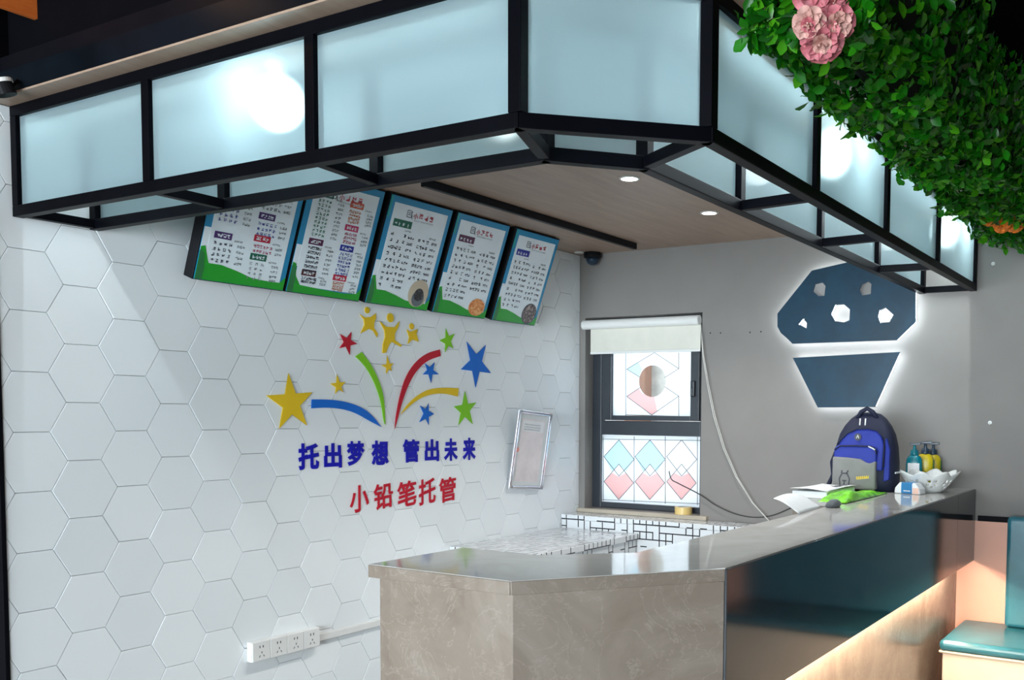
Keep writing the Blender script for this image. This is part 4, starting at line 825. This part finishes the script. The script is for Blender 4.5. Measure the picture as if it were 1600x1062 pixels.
o = MB().add(vs, fs).build('bowl', 'white_plastic', bk, smooth=True); so_ = o.modifiers.new('thick', 'SOLIDIFY'); so_.thickness = 0.0025; so_.offset = 1
MB().tube([vs[K*N+i] for i in range(N)]+[vs[K*N]], 0.003, 6).build('rim', 'white_plastic', bk, smooth=True)
MB().lathe([(0.055, ZK+.0003), (0.055, ZK+.0038)], (c0[0], c0[1], 0), 32).build('foot_ring', 'white_plastic', bk)

# tissue packet in front of the basket
tk = thing('tissue_packet', (-0.52, -2.18, ZK), 'small white tissue packet with a blue band in front of the basket', 'tissue packet')
TM = Matrix.Translation((-0.50, -2.185, ZK+.0005)) @ Matrix.Rotation(math.radians(-14), 4, 'Z')
def tp_(m, nm, mat, **kw): m.v = [tuple(TM @ Vector(v)) for v in m.v]; return m.build(nm, mat, tk, **kw)
tp_(MB().prism([(-.03, y, z) for y, z in ((-.066, 0), (.066, 0), (.062, .026), (.04, .052), (-.04, .052), (-.062, .026))], [(.03, y, z) for y, z in ((-.066, 0), (.066, 0), (.062, .026), (.04, .052), (-.04, .052), (-.062, .026))]), 'packet', 'paper', bevel=0.006, seg=3)
tp_(MB().box((-.0315, -.028, .0008), (.0315, .030, .0535)), 'blue_band', 'tissue_blue', bevel=0.004)
tp_(MB().box((-.0312, -.060, .002), (-.0295, -.030, .03)), 'salmon_print', 'tissue_salmon')
tp_(MB().box((-.0322, -.018, .012), (-.0315, .016, .016)), 'white_print', 'paper')

# loose papers, green packet, dark cloth
def sheet(P, nu, nv, f, name, mat, thick, **kw):
    vs = [f(i/nu, j/nv) for j in range(nv+1) for i in range(nu+1)]
    fs = [(j*(nu+1)+i, j*(nu+1)+i+1, (j+1)*(nu+1)+i+1, (j+1)*(nu+1)+i) for j in range(nv) for i in range(nu)]
    o = MB().add(vs, fs).build(name, mat, P, smooth=True, **kw); s = o.modifiers.new('thick', 'SOLIDIFY'); s.thickness = thick; s.offset = 1; return o
ps = thing('paper_sheet', (-1.55, -2.05, ZK), 'white sheet of paper curling up at the inner edge of the counter', 'paper')
def pf(u, v): return (-1.69+u*0.29, -2.090+v*0.10+0.02*u, ZK+.003+0.058*math.sin(v*1.35)*(0.75+0.25*math.sin(2.2*u+0.6)))
sheet(ps, 16, 10, pf, 'sheet', 'paper', 0.0012)
p2 = thing('paper_stack', (-0.9, -1.90, ZK), 'white papers with dark print lying left of the backpack', 'paper')
MB().box((-1.01, -1.96, ZK+.0005), (-0.62, -1.80, ZK+.030)).build('stack', 'paper', p2, bevel=0.004)
def pf2(u, v): return (-1.02+u*0.42, -1.965+v*0.17, ZK+.032+0.006*math.sin(2.5*u+3*v)+0.008*v)
sheet(p2, 12, 8, pf2, 'top_sheet', 'paper', 0.001)
m = MB(); rr = random.Random(9)
for i in range(7):
    u_ = .45+.06*i; a = pf2(u_, .1+.1*rr.random()); c_ = pf2(u_+.05, .2+.2*rr.random()); m.bar((a[0], a[1], a[2]+.003), (c_[0], c_[1], c_[2]+.003), .012, .001)
m.build('dark_print', 'dark_print', p2)
def gf(u, v):
    x = -1.18+u*0.62; y = -2.100+v*0.125; e_ = min(1, 5*min(u, 1-u, v, 1-v)+.05)
    return (x, y, ZK+.002+e_*(0.022+0.009*math.sin(17*u+3*v)*math.cos(9*v+4*u)+0.010*math.sin(6*u)))
sheet(thing('green_packet', (-0.77, -2.04, ZK), 'crumpled bright green plastic packet lying before the backpack', 'packet'), 26, 12, gf, 'wrapper', 'packet_green', 0.001)
MBc = puff([(0, .045, .09, 0), (.006, .052, .10, 0), (.018, .045, .085, .01), (.027, .024, .05, .01)], -1.335, -2.098, ZK+.001, 20, 2.4)
origin(MBc.build('dark_cloth', 'cloth_grey', smooth=True, label='small dark grey cloth lump beside the green packet', cat='cloth'))

# ================================================================ hedge of artificial leaves
HX0, HX1, HY0, HY1, HZ0, HZ1 = -3.05, -0.14, -2.73, -2.455, 2.262, 2.69
hg = thing('artificial_hedge', (-1.6, -2.6, HZ0), 'hanging hedge of glossy green artificial leaves along the canopy', 'artificial hedge')
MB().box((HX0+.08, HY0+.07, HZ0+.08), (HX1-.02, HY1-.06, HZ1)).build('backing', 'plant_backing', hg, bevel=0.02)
for x in (-2.8, -1.6, -0.4): MB().tube([(x, -2.6, HZ1), (x, -2.6, CEIL)], 0.004, 6).build('hanger_wire', 'black_plastic', hg)
def leaf_verts(s):
    L_ = [(0, 0, 0), (.22, .30, .05), (-.22, .30, .05), (0, .32, -.02), (.30, .62, .03), (-.30, .62, .03), (0, .64, -.05), (.12, .90, -.06), (-.12, .90, -.06), (0, 1.0, -.13)]
    return [(x*s, y*s, z*s) for x, y, z in L_]
LF = [(0, 1, 3), (0, 3, 2), (1, 4, 6, 3), (2, 3, 6, 5), (4, 7, 9, 6), (5, 6, 9, 8)]
leaf_me = bpy.data.meshes.new('leaf'); leaf_me.from_pydata(leaf_verts(1.0), [], LF); leaf_me.materials.append(MATS['leaf_green']); leaf_me.polygons.foreach_set('use_smooth', [True]*len(LF))
rl = random.Random(3); leaves = []
def lump(x, k): return 0.030*math.sin(x*9.1+k)+0.022*math.sin(x*21.7+2*k)+0.012*math.sin(x*47+k*3)
for i in range(9000):
    x = rl.uniform(HX0, HX1); face = rl.choices(['b', 'o', 'i', 'e'], [0.40, 0.36, 0.16, 0.08])[0]; inn = rl.random()**2*0.06
    yy = rl.uniform(HY0, HY1); zz = rl.uniform(HZ0, HZ1)
    if face == 'b': p = Vector((x, yy, HZ0+inn+lump(x, yy*9)*1.0)); n = Vector((0, 0, -1))
    elif face == 'o': p = Vector((x, HY0+inn+lump(x, zz*9), zz)); n = Vector((0, -1, -0.2))
    elif face == 'i': p = Vector((x, HY1-inn+lump(x, zz*7)*0.5, rl.uniform(HZ0, HZ0+0.2))); n = Vector((0, 1, -0.3))
    else: p = Vector((HX0+inn+0.02*math.sin(zz*20), yy, zz)); n = Vector((-1, 0, -0.3))
    n = (n+Vector((rl.gauss(0, .55), rl.gauss(0, .55), rl.gauss(0, .45)))).normalized()
    dn = (Vector((rl.gauss(0, .8), rl.gauss(0, .6), -0.7))).normalized(); dn = (dn-n*dn.dot(n)).normalized()
    s = rl.uniform(0.026, 0.046); R3 = Matrix((dn.cross(n), dn, n)).transposed(); leaves.append((inn, s/(p-CAM).length*(1.6 if face in 'boe' else 0.6)*(1-8*inn), p, R3, s))
leaves.sort(key=lambda q: -q[1])
for _, _, p, R3, s in leaves[:300]:
    o = bpy.data.objects.new('leaf', leaf_me); COL.objects.link(o); o.parent = hg; o.location = p-hg.location; o.rotation_euler = R3.to_euler(); o.scale = (s, s, s)
m = MB()
for _, _, p, R3, s in leaves[300:]: m.add([p+R3 @ Vector(v) for v in leaf_verts(s)], LF)
me = bpy.data.meshes.new('foliage'); me.from_pydata(m.v, [], m.f); me.polygons.foreach_set('use_smooth', [True]*len(m.f)); o = put('foliage', me, 'leaf_green', hg); o['kind'] = 'stuff'

def blossom(c, facing, r, mats, label, cat, group, seed, np_=(7, 7, 6)):
    rb = random.Random(seed); t = thing('blossom', c, label, cat, group); c = Vector(c)
    f = Vector(facing).normalized(); a = f.orthogonal().normalized(); b = f.cross(a)
    for ring, n in enumerate(np_):
        m = MB(); rad = r*(1.0-0.28*ring); lift = 0.10+0.30*ring
        for i in range(n):
            an = 2*math.pi*(i+0.5*ring+rb.uniform(-.15, .15))/n; d = a*math.cos(an)+b*math.sin(an); tdir = f.cross(d)
            w = rad*2.6/n*1.25; vs = []
            for q in range(5):
                tt = q/4; ww = w*(0.35+1.1*math.sin(math.pi*min(tt*0.62+.08, 1)))*0.62
                for k in range(5):
                    ss = k/2-1; cup = 0.22*rad*ss*ss
                    vs.append(c+d*rad*tt*(1-0.12*ss*ss)+tdir*ww*ss+f*(rad*lift*math.sin(tt*1.5)+cup*(1 if q > 1 else .4)+rb.uniform(-.04, .04)*rad*tt-rad*.12*(tt**3)*(1 if ring == 0 else 0)))
            m.add(vs, [(q*5+k, q*5+k+1, (q+1)*5+k+1, (q+1)*5+k) for q in range(4) for k in range(4)])
        m.build('petal_ring', mats[min(ring, len(mats)-1)], t, smooth=True)
    m = MB()
    for i in range(9):
        d = (a*rb.gauss(0, .3)+b*rb.gauss(0, .3)+f).normalized(); m.tube([c+f*r*.1, c+d*r*.55], r*.05, 5)
    m.build('stamens', 'petal_pale' if 'petal_pink' in mats else 'petal_orange', t)
fb = Vector((-3.07, -2.665, 2.257))-rt*0.019-up*0.025; tc_ = (CAM-fb).normalized()
for i, (dx, dy, r, mt, lab, off) in enumerate(((-.028, .012, .036, ['petal_pale', 'petal_pale', 'petal_pink'], 'pale pink blossom in the hedge, left one of the lower cluster', .02), (.026, .012, .038, ['petal_pink', 'petal_pale', 'petal_pale'], 'pink blossom with pale centre in the hedge, right one of the lower cluster', .02),
                                          (-.004, -.022, .046, ['petal_pink', 'petal_pink', 'petal_pale'], 'ruffled pink blossom lowest in the hedge', .0), (-.012, .084, .058, ['petal_pink', 'petal_pink', 'petal_pink'], 'large pink blossom at the top edge of the picture', .0), (.02, .052, .03, ['petal_pink', 'petal_pink'], 'small pink blossom between the large one and the lower cluster', .0))):
    blossom(fb+rt*dx*1.055+up*dy*1.055+tc_*off, tc_+rt*dx*9+up*(dy-.03)*5-up*0.25, r, mt, lab, 'flower', 'pink blossoms in the hedge', 40+i)
ob = Vector((-0.56, -2.64, 2.275)); tc_ = (CAM-ob).normalized(); ob = ob+tc_*0.16-rt*0.065
for i, (dx, dy, r) in enumerate(((-.06, .03, .042), (.0, .05, .045), (.045, .0, .04), (-.01, -.005, .036), (.09, .03, .042))):
    blossom(ob+rt*dx+up*dy, tc_+rt*dx*4-up*.3, r, ['petal_orange'], ['orange blossom at the lower end of the hedge, leftmost', 'orange blossom at the lower end of the hedge, uppermost', 'orange blossom at the lower end of the hedge, right of the lowest', 'orange blossom at the lower end of the hedge, lowest of them', 'orange blossom at the lower end of the hedge, rightmost'][i], 'flower', 'orange blossoms in the hedge', 60+i, (8, 7, 5))

# ================================================================ above: timber coffer and spotlight
cfr = thing('timber_coffer', (-3.6, -0.5, 2.65), 'orange timber coffer frame under the dark ceiling at the top left', 'coffer')
x0, x1, y0, y1, z0, z1 = -4.3, -3.276, -0.95, -0.19, 2.65, 2.80
MB().box((x1, y0, z0), (x1+.02, y1+.02, z1)).build('board', 'wood_orange', cfr, bevel=0.002); MB().box((x0-.02, y0, z0), (x0, y1+.02, z1)).build('board', 'wood_orange', cfr, bevel=0.002)
MB().box((x0, y1, z0), (x1-.0005, y1+.02, z1)).build('board', 'wood_orange', cfr, bevel=0.002); MB().box((x0-.02, y0-.02, z0), (x1+.02, y0-.0005, z1)).build('board', 'wood_orange', cfr, bevel=0.002)
for x, y in ((x0-.01, y0), (x1+.01, y0), (x0-.01, y1), (x1+.01, y1)): MB().tube([(x, y, z1), (x, y, CEIL)], .004, 6).build('hanger_wire', 'black_plastic', cfr)
d = bpy.data.lights.new('coffer_lamp', 'POINT'); d.energy = 2.2; d.color = (1.0, 0.55, 0.25); d.shadow_soft_size = 0.04
o = bpy.data.objects.new('coffer_lamp', d); COL.objects.link(o); o.location = (-3.75, -0.62, 2.78)
spt = thing('spotlight', (-3.40, -0.24, 2.345), 'small black spotlight with pale rim at the left end of the soffit', 'spotlight')
pa, pb = Vector((-3.412, -0.185, 2.424)), Vector((-3.402, -0.190, 2.392)); MB().tube([pa, pb], 0.028, 20).build('housing', 'black_plastic', spt)
MB().tube([pa+(pa-pb).normalized()*0.0005, pa+(pa-pb).normalized()*0.012], 0.030, 24).build('pale_rim', 'white_plastic', spt)
MB().tube([(-3.395, -0.18, 2.40), (-3.38, -0.178, 2.43), (-3.363, -0.176, 2.45)], 0.005, 8).build('arm', 'black_plastic', spt, smooth=True)
